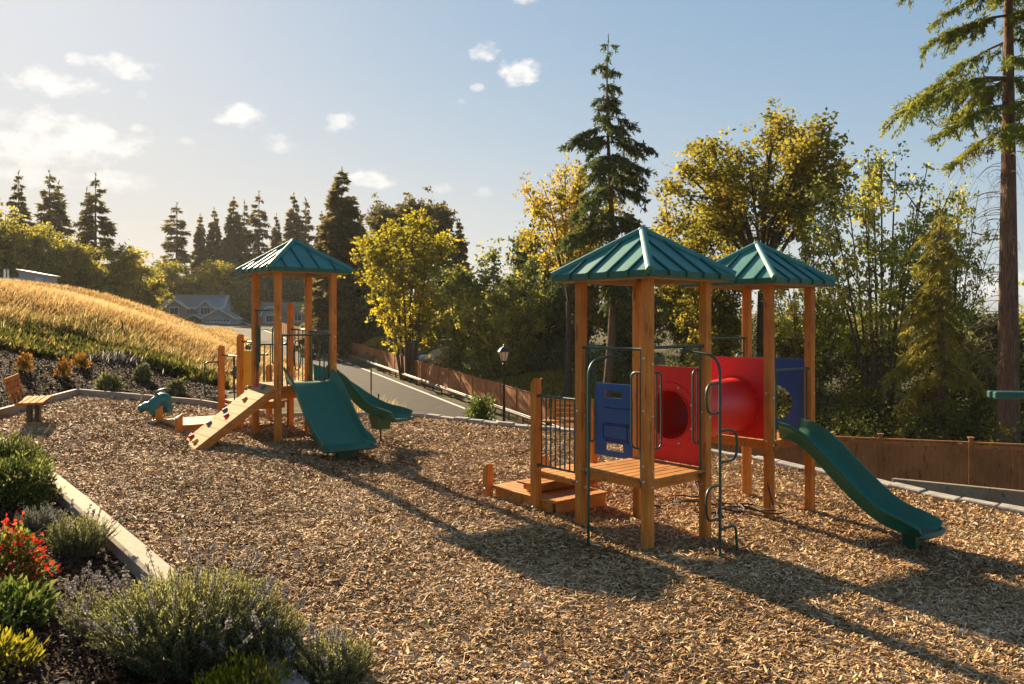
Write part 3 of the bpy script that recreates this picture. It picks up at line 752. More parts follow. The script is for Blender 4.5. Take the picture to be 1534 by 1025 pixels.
# straw tufts and pale prunings along the top of the bed
P = np.concatenate([rng.normal(size=(500, 2)) * [.75, .45] + np.array(at(163, 548, 27).xy), rng.normal(size=(160, 2)) * [.5, .4] + np.array(at(70, 528, 27).xy), rng.normal(size=(140, 2)) * [1.0, .3] + np.array(at(30, 488, 30).xy)])
blades('pruned_straw', P, rng.uniform(.12, .35, len(P)), np.full(len(P), .03), leafy('bleached_straw', [(.1, (.40, .34, .27)), (.9, (.72, .66, .56))], .3), 1.6, (.1, .0), None, .05)
# ------------------------------------------------------------------ play structures
h = .61; PW = .128
bolt_me = None
def bolt(parent, loc, axis):
    global bolt_me
    if bolt_me is None:
        b = MB().lathe([(.019, 0), (.019, .006), (.012, .014), (.002, .016)], seg=8)
        bolt_me = bpy.data.meshes.new('bolt'); bolt_me.from_pydata([tuple(v) for v in b.v], [], b.f); bolt_me.materials.append(M['steel'])
    o = bpy.data.objects.new('bolt', bolt_me); COL.objects.link(o); o.parent = parent; o.location = loc
    o.rotation_euler = {'-y': (R(90), 0, 0), '-x': (0, R(-90), 0)}[axis]
    return o
def post(root, x, y, z0, z1, bolts=()):
    o = MB().box((x, y, (z0 + z1) / 2), (PW, PW, z1 - z0), None, .009).build('post', M['wood_z'], root)
    for bz in bolts:
        bolt(o, (x + .02, y - PW/2, bz), '-y'); bolt(o, (x - PW/2, y + .012, bz + .07), '-x')
    return o
def pointed_post(root, x, y, z0, z1, dirx=0, diry=-1, drop=.10, w=PW):
    """post whose top is cut on a slope that falls towards dirx, diry"""
    a = w / 2; c = .012
    sh = [(-a + c, -a), (a - c, -a), (a, -a + c), (a, a - c), (a - c, a), (-a + c, a), (-a, a - c), (-a, -a + c)]
    def top(px, py):
        s = (px * dirx + py * diry) / a
        return z1 - drop * max(0, (s + .55) / 1.55) - .03 * max(0, -s - .55) / .45
    vs = [(x + p, y + q, z0) for p, q in sh] + [(x + p, y + q, top(p, q)) for p, q in sh]
    fs = [tuple(range(7, -1, -1)), tuple(range(8, 16))] + [(i, (i+1) % 8, 8 + (i+1) % 8, 8 + i) for i in range(8)]
    o = MB().add(vs, fs).build('pointed_post', M['wood_z'], root)
    bolt(o, (x + .02, y - w/2, z0 + .42), '-y'); bolt(o, (x - w/2, y, z0 + .46), '-x')
    return o
def roof(root, ox, oy, ze, r=.893, rise=.66):
    C = Vector((ox, oy, 0)); e = ze + .072; ap = ze + .072 + rise - .03
    b = MB()
    o_ = [(-r, -r), (r, -r), (r, r), (-r, r)]
    vs = [(ox + x, oy + y, e) for x, y in o_] + [(ox, oy, ap)]
    vs += [(ox + x*.98, oy + y*.98, e - .03) for x, y in o_] + [(ox, oy, ap - .03)]
    b.add(vs, [(0, 1, 4), (1, 2, 4), (2, 3, 4), (3, 0, 4), (6, 5, 9), (7, 6, 9), (8, 7, 9), (5, 8, 9)])
    ro = b.build('roof', M['roof'], root)
    fb = MB()
    t = .03
    for k in range(4):
        x0, y0 = o_[k]; x1, y1 = o_[(k+1) % 4]
        ax = Vector((x1 - x0, y1 - y0, 0)).normalized(); nrm = Vector((ax.y, -ax.x, 0))
        mid = Vector((ox + (x0+x1)/2, oy + (y0+y1)/2, ze + .04)) + nrm * .004
        fb.beam(mid - ax * (r + .004), mid + ax * (r - .028), t, .084)
        for q in (-.6, -.2, .2, .6):
            p = mid + ax * (r * q) + nrm * .018
            fb.box(p + Vector((0, 0, .012)), (.042, .042, .074))
    fb.build('fascia', M['fascia'], ro)
    for k in range(4):
        x0, y0 = o_[k]; x1, y1 = o_[(k+1) % 4]
        ax = Vector((x1 - x0, y1 - y0, 0)).normalized(); nrm = Vector((ax.y, -ax.x, 0))
        sb = MB()
        for q in (-.6, -.2, .2, .6):
            a = C + nrm * (r + .01) + ax * (r * q) + Vector((0, 0, e + .006))
            tt = 1 - abs(q)
            bb = C + nrm * r * (1 - tt) + ax * (r * q) + Vector((0, 0, e + (ap - e) * tt + .01))
            up = Vector((nrm.x * (ap-e), nrm.y * (ap-e), r)).normalized()
            sb.beam(a, bb, .034, .045, .008, up)
        sb.build('seam', M['roof_dark'], ro)
    for x, y in o_:
        d = Vector((x, y, 0)) / r
        p0 = Vector((ox + x*1.0, oy + y*1.0, e + .004)); p1 = Vector((ox, oy, ap + .012))
        pts = [p0 + (p1 - p0) * s for s in (-.005, .5, 1.02)]
        MB().tube(pts, [.058, .054, .050], 12).build('hip_cap', M['roof'], ro, 50)
    MB().lathe([(.075, -.05), (.078, .0), (.05, .035), (.01, .045)], (ox, oy, ap + .015), 14).build('roof_peak', M['roof'], ro, 60)
    sb = MB()
    for k in range(4):
        x0, y0 = o_[k]; x1, y1 = o_[(k+1) % 4]
        ax = Vector((x1 - x0, y1 - y0, 0)).normalized(); nrm = Vector((ax.y, -ax.x, 0))
        mid = Vector((ox, oy, ze - .004)) + nrm * (r - .10)
        sb.beam(mid - ax * (r - .045), mid + ax * (r - .16), .09, .03)
        mid2 = Vector((ox, oy, ze + .035)) + nrm * h
        sb.beam(mid2 - ax * (h - .07), mid2 + ax * (h - .07), .04, .09)
    sb.build('soffit', M['soffit'], ro)
    return ro
def deck(root, ox, oy, zd, along='x', hx=h, hy=h, n=8, name='deck', skirt=.11, over=.05):
    b = MB(); t = .04
    if along == 'x':
        w = (2*hy + 2*over) / n
        for i in range(n): b.box((ox, oy - hy - over + w*(i+.5), zd - t/2), (2*hx + 2*over, w - .012, t), None, .006)
    else:
        w = (2*hx + 2*over) / n
        for i in range(n): b.box((ox - hx - over + w*(i+.5), oy, zd - t/2), (w - .012, 2*hy + 2*over, t), None, .006)
    o = b.build(name, M['deck_' + along], root)
    s = MB(); zc = zd - t - skirt/2 - .003
    s.box((ox, oy - hy + .06, zc), (2*hx - PW - .01, .045, skirt)); s.box((ox, oy + hy - .06, zc), (2*hx - PW - .01, .045, skirt))
    s.box((ox - hx + .06, oy, zc), (.045, 2*hy - PW - .14, skirt)); s.box((ox + hx - .06, oy, zc), (.045, 2*hy - PW - .14, skirt))
    s.build('joist', M['wood_x'], o)
    return o
def rail_tubes(root, name, runs, mt=None):
    b = MB()
    for pts, r in runs: b.tube(pts, r, 8)
    return b.build(name, mt or M['rail'], root, 50)
def baluster_rail(root, p0, p1, zb, zt, n, name='railing'):
    p0, p1 = Vector((*p0, 0)), Vector((*p1, 0)); Z = Vector((0, 0, 1))
    o = rail_tubes(root, name, [([p0 + Z*zt, p1 + Z*zt], .019)])
    rail_tubes(o, 'bottom_rail', [([p0 + Z*zb, p1 + Z*zb], .017)])
    for i in range(n):
        q = p0 + (p1 - p0) * ((i + .7) / (n + .4))
        MB().tube([q + Z*zb, q + Z*zt], .0115, 6, cap=False).build('baluster', M['rail'], o, 60)
    for q, z in ((p0, zt), (p1, zt), (p0, zb), (p1, zb)):
        MB().box(q + Z*z, (.07, .07, .05), None, .01).build('clamp', M['rail'], o)
    return o
def entry_loop(root, fix, along, inn, z_lo, z_hi, ax):
    """D-shaped hand rail with a middle bar beside a post: fix = fixed coordinate, along = bar position, inn = signed reach"""
    P = (lambda a, z: (fix, a, z)) if ax == 'y' else (lambda a, z: (a, fix, z))
    loop = fillet([P(along, z_lo), P(along + inn, z_lo), P(along + inn, z_hi), P(along, z_hi)], .085, 5)
    return rail_tubes(root, 'hand_loop', [(loop, .0145), ([P(along + inn * .42, z_lo + .01), P(along + inn * .42, z_hi - .01)], .011)])
def entry(root, fix, ax, zd, ztop, a0=-h, a1=h, lo=.38, hi=1.38):
    P = (lambda a, z: (fix, a, z)) if ax == 'y' else (lambda a, z: (a, fix, z))
    o = rail_tubes(root, 'entry_rail', [([P(a0, ztop), P(a1, ztop)], .021), ([P(a0 + .11, zd - .12), P(a0 + .11, ztop)], .0165), ([P(a1 - .11, zd - .12), P(a1 - .11, ztop)], .0165)])
    for a in (a0 + .03, a1 - .03): MB().box(P(a, ztop), (.075, .075, .055), None, .012).build('clamp', M['rail'], o)
    entry_loop(o, fix, a0 + .11, .165, zd + lo, zd + hi, ax); entry_loop(o, fix, a1 - .11, -.165, zd + lo, zd + hi, ax)
    return o
def smooth_path(ctrl, n=40):
    c = [Vector(p) for p in ctrl]; c = [c[0]*2 - c[1]] + c + [c[-1]*2 - c[-2]]
    out = []; m_ = len(c) - 3
    for i in range(n + 1):
        u = i / n * m_; k = min(int(u), m_ - 1); t = u - k
        a, b, d, e = c[k:k+4]
        out.append(.5 * ((2*b) + (d - a)*t + (2*a - 5*b + 4*d - e)*t*t + (-a + 3*b - 3*d + e)*t**3))
    return out
def slide(root, path, w, wall, hood=.1, tail=.5, ribs=True):
    """plastic chute swept along path; wall height rises to a hood at the entry and sinks at the exit"""
    n = len(path); vs = []; m_ = 0; rib = []
    for i, p in enumerate(path):
        t = path[min(i+1, n-1)] - path[max(i-1, 0)]
        hz = Vector((t.x, t.y, 0)).normalized(); side = Vector((hz.y, -hz.x, 0)); t.normalize(); up = side.cross(t).normalized()
        if up.z < 0: up = -up
        s = i / (n - 1)
        hw = wall + hood * max(0, 1 - s / .16) ** .8 - wall * (1 - tail) * max(0, (s - .86) / .14) ** 1.5
        ww = w * (1 + .05 * max(0, (s - .8) / .2)); a = ww / 2
        prof = [(-a, hw), (-a + .016, hw + .002), (-a + .036, hw - .02), (-a + .055, hw * .5), (-a + .085, .045), (-a + .14, .008), (0, 0), (a - .14, .008), (a - .085, .045), (a - .055, hw * .5), (a - .036, hw - .02), (a - .016, hw + .002), (a, hw),
                (a + .012, hw - .015), (a + .010, hw - .05), (a - .012, hw - .07), (a - .03, hw * .45), (a - .06, -.02), (a - .12, -.045), (0, -.05), (-a + .12, -.045), (-a + .06, -.02), (-a + .03, hw * .45), (-a + .012, hw - .07), (-a - .010, hw - .05), (-a - .012, hw - .015)]
        m_ = len(prof)
        vs += [p + side * q + up * v for q, v in prof]
        if s > .84 and ribs: rib.append((p, side, up, a))
    fs = [(i*m_ + k, (i+1)*m_ + k, (i+1)*m_ + (k+1) % m_, i*m_ + (k+1) % m_) for i in range(n - 1) for k in range(m_)]
    fs += [tuple(range(m_)), tuple((n-1)*m_ + k for k in range(m_ - 1, -1, -1))]
    o = MB().add(vs, fs).build('slide', M['slide'], root, 50)
    # rolled lip closing the exit
    p, side, up, a = rib[-1] if rib else (path[-1], side, up, a)
    t = (path[-1] - path[-2]).normalized()
    lip = [p + side * (a * math.cos(q)) * 1.01 + t * (.075 * math.sin(q)) - up * (.012) for q in [PI * k / 16 for k in range(17)]]
    MB().tube(lip, .034, 8).build('exit_lip', M['slide_edge'], o, 60)
    if ribs:
        g = MB()
        for k in range(-7, 8):
            f = k / 8
            pts = [q + sd * (a_ * .8 * f) + u * .004 for q, sd, u, a_ in rib]
            g.tube(pts, .007, 4)
        g.build('exit_ribs', M['slide'], o, 60)
    return o
def panel_hole(root, name, fix, c, half, zc, zh, rad, mt, hz=None, thick=.032, seg=40):
    """upright sheet (normal along x) with a round hole, centre (c, zc)"""
    ring, edge = [], []
    for k in range(seg):
        a = 2*PI*(k + .5)/seg; ring.append((rad*math.cos(a), rad*math.sin(a)))
        s = 1 / max(abs(math.cos(a)) / half, abs(math.sin(a)) / zh)
        edge.append((s * math.cos(a), s * math.sin(a)))
    for sx in (-1, 1):
        for sz in (-1, 1):
            k = min(range(seg), key=lambda i: (edge[i][0] - sx*half)**2 + (edge[i][1] - sz*zh)**2); edge[k] = (sx*half, sz*zh)
    vs = []; hz = zc if hz is None else hz
    for d in (-thick/2, thick/2):
        vs += [(fix + d, c + p, hz + q) for p, q in ring] + [(fix + d, c + p, zc + q) for p, q in edge]
    fs = []
    for k in range(seg):
        l = (k+1) % seg
        fs += [(k, l, seg + l, seg + k), (2*seg + l, 2*seg + k, 3*seg + k, 3*seg + l), (l, k, 2*seg + k, 2*seg + l), (seg + k, seg + l, 3*seg + l, 3*seg + k)]
    return MB().add(vs, fs).build(name, mt, root)
def foot_block(parent, p, s=(.2, .16), top=0, bot=-.3):
    b = MB().add([(p[0]-s[0]/2*.7, p[1]-s[1]/2*.7, bot), (p[0]+s[0]/2*.7, p[1]-s[1]/2*.7, bot), (p[0]+s[0]/2*.7, p[1]+s[1]/2*.7, bot), (p[0]-s[0]/2*.7, p[1]+s[1]/2*.7, bot),
                  (p[0]-s[0]/2, p[1]-s[1]/2, top), (p[0]+s[0]/2, p[1]-s[1]/2, top), (p[0]+s[0]/2, p[1]+s[1]/2, top), (p[0]-s[0]/2, p[1]+s[1]/2, top)],
                 [(0,3,2,1), (4,5,6,7), (0,1,5,4), (1,2,6,5), (2,3,7,6), (3,0,4,7)])
    return b.build('slide_foot', M['slide_edge'], parent)

# ---- the double tower with the red tunnel
PS = empty('play_structure', (1.835, 11.25, 0), R(45) - .088, 'double wooden play tower with two green roofs joined by a red crawl tunnel', 'play structure')
ZE2, ZD2 = 3.52, .90
for x, y in ((-h, -h), (h, -h), (h, h), (-h, h)):
    post(PS, x, y, -.35, ZE2 + .04, (.80, 1.0, 1.72, 2.4) if (x, y) == (-h, -h) else (.62, 1.62) if x < 0 or y < 0 else ())
roof(PS, 0, 0, ZE2)
deck(PS, 0, 0, ZD2, 'x')
entry(PS, -h, 'y', ZD2, 2.585); entry(PS, 0 - h, 'x', ZD2, 2.61)
def climb_pole(root, x, y, zt, tx, ty, zg, loops=()):
    pole = fillet([(x, y, zg), (x, y, zt), (tx, ty, zt + .06)], .24, 8)
    o = rail_tubes(root, 'climbing_pole', [(pole, .0195)])
    MB().box((tx, ty, zt + .06), (.06, .07, .06), None, .012).build('clamp', M['rail'], o)
    MB().lathe([(.05, gz(0, 0) * 0 + zg + .02), (.05, zg + .05), (.03, zg + .10)], (x, y, 0), 10).build('footing', M['rail'], o)
    for z0, z1, dx in loops:
        pts = fillet([(x, y, z1), (x + dx, y - .03, z1), (x + dx, y - .03, z0), (x, y, z0)], .17, 7)
        rail_tubes(o, 'foot_loop', [(pts, .018)])
    return o
climb_pole(PS, -h - .57, -.10, 2.44, -h, -.08, -.1)
climb_pole(PS, .10, -h - .61, 2.50, .12, -h, -.15, [(1.77, 2.155, -.33), (1.12, 1.53, .33), (.40, .83, -.33)])
rail_tubes(PS, 'foot_loop', [(fillet([(.10, -h-.61, .25), (.42, -h-.63, .27), (.46, -h-.63, -.2)], .1, 6), .018)])
# tunnel
OX, OY = 3.24, .27
ZD3, ZE3 = 1.06, 3.55
tun = MB()
a, b_ = Vector((h + .01, 0, 1.60)), Vector((OX - h - .01, OY, 1.60))
rings = []
for k in range(9):
    p = a + (b_ - a) * (k / 8)
    rings.append(p)
tun.tube(rings, [.445] + [.425 + (.010 if k in (2, 6) else 0) for k in range(1, 8)] + [.445], 48, cap=False)
tun.tube(rings[::-1], .36, 48, cap=False)
tn_ = tun.build('tunnel', M['red'], PS, 40)
panel_hole(PS, 'tunnel_panel', h, 0, h - .066, (ZD2 + 2.30) / 2 + .01, (2.30 - ZD2) / 2 - .01, .362, M['red'], 1.60)
panel_hole(PS, 'tunnel_panel', OX - h, OY, h - .066, (ZD3 + 2.37) / 2 + .01, (2.37 - ZD3) / 2 - .01, .362, M['red'], 1.60)
for fx, cy in ((h - .024, 0), (OX - h - .024, OY)):
    vs = [(fx, cy + .36*math.cos(2*PI*k/40), 1.60 + .36*math.sin(2*PI*k/40)) for k in range(40)]
    MB().tube(vs, .012, 6, True).build('tunnel_rim', M['red'], tn_, 60)
    vs = [(fx + .003, cy + .47*math.cos(2*PI*k/40), 1.60 + .47*math.sin(2*PI*k/40)) for k in range(40)]
    MB().tube(vs, .008, 5, True).build('tunnel_rim', M['red'], tn_, 60)
    for k in range(8):
        q = 2*PI*(k + .5)/8; bolt(tn_, (fx + .005, cy + .43*math.cos(q), 1.60 + .43*math.sin(q)), '-x')
# second tower
for x, y in ((-h, -h), (h, -h), (h, h), (-h, h)):
    post(PS, OX + x, OY + y, -.75, ZE3 + .04, (1.0, 1.75) if y < 0 else ())
roof(PS, OX, OY, ZE3)
deck(PS, OX, OY, ZD3, 'x')
rl = rail_tubes(PS, 'entry_rail', [([(OX - h, OY - h, 2.17), (OX + h, OY - h, 2.17)], .021)] + [([(OX + q, OY - h, ZD3 - .1), (OX + q, OY - h, 2.17)], .0155) for q in (-h + .10, -h + .19, h - .10, h - .20)])
for q in (-h + .03, h - .03): MB().box((OX + q, OY - h, 2.17), (.075, .075, .055), None, .012).build('clamp', M['rail'], rl)
rail_tubes(PS, 'entry_rail', [([(OX - h, OY + h, 2.66), (OX + h, OY + h, 2.66)], .021), ([(OX + h - .1, OY + h, 1.1), (OX + h - .1, OY + h, 2.66)], .016), (fillet([(OX + h - .1, OY + h, 1.5), (OX + h - .3, OY + h, 1.5), (OX + h - .3, OY + h, 2.4), (OX + h - .1, OY + h, 2.4)], .09), .014)])
panel_hole(PS, 'porthole_panel', OX + h, OY, h - .066, (ZD3 + 2.34) / 2, (2.34 - ZD3) / 2 - .02, .29, M['blue'], 1.56)
sl = slide(PS, smooth_path([(OX + .02, OY - h + .02, 1.10), (OX + .02, OY - h - .20, 1.08), (OX + .02, OY - h - .5, .90), (OX + .02, OY - h - 1.0, .46), (OX + .02, OY - h - 1.45, .12), (OX + .02, OY - h - 1.8, -.02), (OX + .02, OY - h - 2.2, -.05)]), .72, .21, .04)
foot_block(sl, (OX + .0, OY - h - 1.95), (.26, .2), -.06, -.5)
# transfer steps beside the front tower
TY = h + .96
def plank_deck(root, x0, x1, y0, y1, z, along, n, name, sk=.13):
    return deck(root, (x0+x1)/2, (y0+y1)/2, z, along, (x1-x0)/2, (y1-y0)/2, n, name, sk, .02)
pointed_post(PS, -h, TY, -.3, 2.12 + .0, 0, 1)
pointed_post(PS, h, TY, -.3, 1.62, 0, 1)
plank_deck(PS, -h + .03, h - .03, h + .08, TY + .08, .70, 'x', 6, 'step_deck', .06)
plank_deck(PS, -h + .10, h - .10, TY + .12, TY + .52, .47, 'x', 3, 'step_deck', .09)
plank_deck(PS, -h + .03, h - .03, h + .55, TY + 1.12, .31, 'y', 8, 'step_deck', .18)
pointed_post(PS, -h, TY + 1.16, -.2, .68, 0, 1, .11); pointed_post(PS, h, TY + 1.16, -.2, .68, 0, 1, .11)
baluster_rail(PS, (-h, TY - .06), (-h, h + .06), .80, 1.84, 8)
# blue activity panel with two slots
bp_ = MB(); y0, y1, z0, z1 = h + .09, TY - .05, .84, 1.98
def slot_panel(b, fx, y0, y1, z0, z1, slots, t=.032):
    zs = sorted({z0, z1} | {s[2] for s in slots} | {s[3] for s in slots}); ys = sorted({y0, y1} | {s[0] for s in slots} | {s[1] for s in slots})
    for i in range(len(zs) - 1):
        segs = []; cur = None
        for j in range(len(ys) - 1):
            c = ((ys[j]+ys[j+1])/2, (zs[i]+zs[i+1])/2)
            if any(s[0] < c[0] < s[1] and s[2] < c[1] < s[3] for s in slots):
                if cur: segs.append(cur); cur = None
            else: cur = (cur[0] if cur else ys[j], ys[j+1])
        if cur: segs.append(cur)
        for a, c in segs: b.box((fx, (a+c)/2, (zs[i]+zs[i+1])/2), (t, c - a, zs[i+1] - zs[i]))
slot_panel(bp_, h, y0, y1, z0, z1, [(y0 + .22, y0 + .60, 1.76, 1.86), (y0 + .20, y0 + .58, .93, 1.05)])
bo = bp_.build('activity_panel', M['blue'], PS)
g = MB()
for zz in (1.60, 1.36, 1.33, 1.12, 1.09): g.box((h - .018, (y0 + y1)/2 - .08, zz), (.012, .50, .012))
for yy in (y0 + .12, y0 + .62): g.box((h - .018, yy, 1.23), (.012, .014, .24))
g.build('panel_moulding', simple('dark_blue_moulding', [(.3, (.004, .016, .07)), (.7, (.005, .02, .08))], 4, .45), bo)
# rope climber slung low beneath the tunnel
rb = MB()
def netpt(u, v): return Vector((h + .15 + u * 1.75, -.75 + v * 1.45 + .12 * u, .16 + .12 * math.sin(u * 6 + v * 2) + .10 * math.sin(v * 5 + u * 2) - .12 * u))
for k in range(3): rb.tube([netpt(u / 24, k / 2 + .09 * math.sin(u * .8 + k)) for u in range(25)], .013, 6)
for k in range(3): rb.tube([netpt(k / 2 * .9 + .05 + .06 * math.sin(v * .7 + 2*k), v / 14) for v in range(15)], .013, 6)
for q, e in ((netpt(0, .1), (h - .02, -h + .1, .72)), (netpt(0, .9), (h - .02, h - .1, .72)), (netpt(1, .1), (OX - h, OY - h + .1, .85)), (netpt(1, .9), (OX - h, OY + h - .1, .85))):
    rb.tube([q, (q + Vector(e)) / 2 - Vector((0, 0, .12)), e], .013, 6)
rb.build('rope_net', M['rope'], PS, 60)

# ---- the single tower
PT = empty('play_structure', (-4.68, 17.18, .44), R(45) - .108, 'single wooden play tower with a climbing ramp, two green slides and a yellow panel', 'play structure')
ZE1, ZD1 = 3.54, 1.20
for x, y in ((-h, -h), (h, -h), (h, h), (-h, h)):
    post(PT, x, y, -.35, ZE1 + .04, (1.08, 1.28, 2.0, 2.6) if (x, y) == (-h, -h) else (1.6, 2.2) if y < 0 else ())
roof(PT, 0, 0, ZE1)
deck(PT, 0, 0, ZD1, 'x')
# ramp with holds
T = [Vector((-h - .03, -.56, 1.20)), Vector((-h - .03, .50, 1.20))]; B = [Vector((-2.42, -.80, .04)), Vector((-2.42, .10, .04))]
rp = MB(); nb = 9
for i in range(nb):
    u0, u1 = i / nb + .002, (i + 1) / nb - .002
    q = [B[0].lerp(T[0], u0), B[1].lerp(T[1], u0), B[1].lerp(T[1], u1), B[0].lerp(T[0], u1)]
    n_ = (q[3] - q[0]).cross(q[1] - q[0]).normalized()
    if n_.z < 0: n_ = -n_
    vs = q + [p - n_ * .045 for p in q]
    rp.add(vs, [(0, 3, 2, 1), (4, 5, 6, 7), (0, 1, 5, 4), (1, 2, 6, 5), (2, 3, 7, 6), (3, 0, 4, 7)])
ro_ = rp.build('climbing_ramp', M['ramp'], PT)
for s in (0, 1):
    MB().beam(B[s] - n_ * .10 + (T[s] - B[s]) * .03, T[s] - n_ * .10 - (T[s] - B[s]) * .03, .05, .11, 0, n_).build('ramp_stringer', M['wood_x'], ro_)
blue_h = simple('slate_blue_hold', [(.3, (.05, .13, .20)), (.7, (.07, .17, .26))], 6, .5)
for u, v, mt in [(.97, .82, M['red']), (.95, .40, blue_h), (.75, .55, M['orange']), (.56, .80, blue_h), (.50, .42, M['red']), (.36, .76, blue_h), (.16, .80, M['red']), (.13, .36, M['yellow']), (.03, .93, M['white'])]:
    p = B[0].lerp(B[1], v).lerp(T[0].lerp(T[1], v), u) + n_ * .015
    hb = MB().ell(p, (.06, .05, .04), 10, 6).ell(p + Vector((.035, .02, .02)), (.035, .04, .035), 8, 6)
    hb.build('climbing_hold', mt, ro_, 60)
# slides
s1 = slide(PT, smooth_path([(.06, -h + .04, 1.26), (.06, -h - .16, 1.24), (.06, -h - .42, 1.06), (.06, -h - .85, .64), (.06, -h - 1.25, .30), (.06, -h - 1.55, .15), (.06, -h - 1.85, .10)]), 1.06, .20, .12)
foot_block(s1, (.06, -h - 1.70), (.5, .16), .08, -.1)
c_ = bez(np.array([h - .03, -.02]), np.array([h + .95, .10]), np.array([1.92, -1.28]), 9)
zz = [1.26, 1.24, 1.12, .93, .74, .58, .47, .42, .41]
s2 = slide(PT, smooth_path([(p[0], p[1], z) for p, z in zip(c_, zz)], 44), .62, .22, .10, .75, False)
foot_block(s2, (1.66, -.80), (.40, .40), .47, .17)
MB().tube([(1.66, -.80, .2), (1.66, -.80, -.15)], .022, 8).build('slide_post', M['rail'], s2, 60)
# rails
entry(PT, -h, 'y', ZD1, 2.76, lo=.45, hi=1.2)
MB().box((-h + .01, h - .13, 1.98), (.03, .12, .92), None, .008).build('hand_panel', M['slide_edge'], PT)
rl = rail_tubes(PT, 'slide_rail', [([(-h, -h, 2.24), (h, -h, 2.24)], .021)] + [([(q, -h, ZD1), (q, -h, 2.24)], .0155) for q in (-h + .10, -h + .2, h - .1, h - .2, h - .3)])
for q in (-h + .03, h - .03): MB().box((q, -h, 2.24), (.075, .075, .055), None, .012).build('clamp', M['rail'], rl)
rail_tubes(PT, 'slide_rail', [([(h, -h, 2.30), (h, h, 2.30)], .021)] + [([(h, q, ZD1), (h, q, 2.30)], .0155) for q in (-h + .1, -h + .2, h - .1, h - .2)])
# raised side landing with its posts
pointed_post(PT, -h - .08, 1.28, -.2, 2.26, 0, 1); pointed_post(PT, h - .10, 1.36, -.2, 2.98, 0, 1); pointed_post(PT, -h - .04, 2.62, -.2, 1.98, 0, 1); pointed_post(PT, h - .1, 2.62, -.2, 1.5, 0, 1)
plank_deck(PT, -h + .03, h - .12, h + .08, 1.36, .98, 'x', 5, 'landing')
plank_deck(PT, -h + .03, h - .12, 1.42, 2.62, .70, 'x', 7, 'landing')
plank_deck(PT, -2.02, -h - .10, 1.14, 2.52, .34, 'x', 7, 'step_deck', .16)
pointed_post(PT, -2.05, 1.09, -.2, .62, -1, 0, .11); pointed_post(PT, -2.05, 2.56, -.2, .66, -1, 0, .11)
yp = MB()
slot_panel(yp, -h - .02, h + .09, 1.20, 1.12, 1.88, [(h + .14 + .17*k, h + .21 + .17*k, z, z + .045) for k in range(3) for z in (1.36, 1.64)])
yo = yp.build('yellow_panel', M['yellow'], PT)
for k in (.25, .42): MB().ell((-h - .03, h + k, 1.95), (.03, .055, .055), 12, 8).build('panel_eye', M['slide_edge'], yo, 60)
rail_tubes(PT, 'railing', [([(-h - .04, h, 2.08), (-h - .06, 1.28, 2.08)], .019)])
rail_tubes(PT, 'railing', [([(-h - .04, 1.30, 1.74), (-h - .04, 2.6, 1.74)], .019), ([(-h - .04, 1.75, .7), (-h - .04, 1.75, 1.74)], .016), ([(-h - .04, 1.76, 1.3), (-h - .04, 1.36, 1.3)], .014)])
rail_tubes(PT, 'hand_loop', [(fillet([(-h - .12, 2.62, 1.58), (-h - .42, 2.62, 1.58), (-h - .42, 2.62, .75), (-h - .12, 2.62, .75)], .1), .019)])
baluster_rail(PT, (-h + .14, 2.56), (h - .18, 2.56), .85, 1.72, 7)
baluster_rail(PT, (-h + .16, 1.40), (h - .2, 1.40), 1.06, 2.0, 6)
ga = baluster_rail(PT, (h - .08, 1.30), (h - .04, h + .07), 1.10, 2.34, 3)
MB().tube([(h - .10, .98 + .2*math.cos(2*PI*k/24), 1.75 + .34*math.sin(2*PI*k/24)) for k in range(24)], .014, 6, True).build('play_ring', M['rail'], ga, 60)
gl = MB()
for k in range(6): gl.ell((-h + .3, 2.50, 1.32) + np.array([.10*math.cos(k*PI/3), 0, .10*math.sin(k*PI/3)]), (.07, .03, .07), 10, 6)
gl.build('toy_flower', M['slide_edge'], PT, 60)
# ------------------------------------------------------------------ kerbs, edging, fences
def kerb(name, pts, w, hgt, mt, label, cat, sink=.15, ground=gz, group=None):
    """bar with a rounded top swept along the ground"""
    pts = [Vector((p[0], p[1], ground(p[0], p[1]))) for p in pts]
    prof = [(-w/2, -sink), (-w/2, hgt - .03), (-w/2 + .03, hgt), (w/2 - .03, hgt), (w/2, hgt - .03), (w/2, -sink)]
    vs = []; n = len(pts)
    for i, p in enumerate(pts):
        t = (pts[min(i+1, n-1)] - pts[max(i-1, 0)]); t.z = 0; t.normalize(); s = Vector((t.y, -t.x, 0))
        vs += [p + s * a + Vector((0, 0, b)) for a, b in prof]
    k = len(prof)
    fs = [(i*k + j, (i+1)*k + j, (i+1)*k + (j+1) % k, i*k + (j+1) % k) for i in range(n-1) for j in range(k)]
    fs += [tuple(range(k)), tuple((n-1)*k + j for j in range(k-1, -1, -1))]
    o = MB().add(vs, fs).build(name, mt, None, 40)
    return tag(o, label, cat, group)
kerb('concrete_kerb', fillet([(-12.6, 16.4, 0), (-9.04, 14.15, 0), (-6.02, 10.83, 0), (-3.47, 7.9, 0), (-1.8, 5.95, 0), (.6, 3.2, 0)], 1.2, 6), .25, .13, M['conc'],
     'pale concrete kerb between the lavender bed and the mulch', 'kerb')
def timber(a, b, label):
    a, b = Vector((*a, gz(*a) + .05)), Vector((*b, gz(*b) + .05))
    o = MB().beam(a, b, .11, .24, .012).build('edging_timber', M['timber']); return tag(o, label, 'edging', 'weathered timbers edging the mulch')
timber((-10.90, 16.95), (-11.30, 19.2), 'weathered edging timber running away from under the slatted bench')
timber((-11.31, 19.26), (-11.70, 21.5), 'weathered edging timber ending at the far corner of the bark bed')
timber((-11.66, 21.56), (-9.9, 21.38), 'weathered edging timber in front of the round green shrub, at the far corner')
timber((-9.84, 21.37), (-8.25, 21.2), 'weathered edging timber behind the teal spring rider')
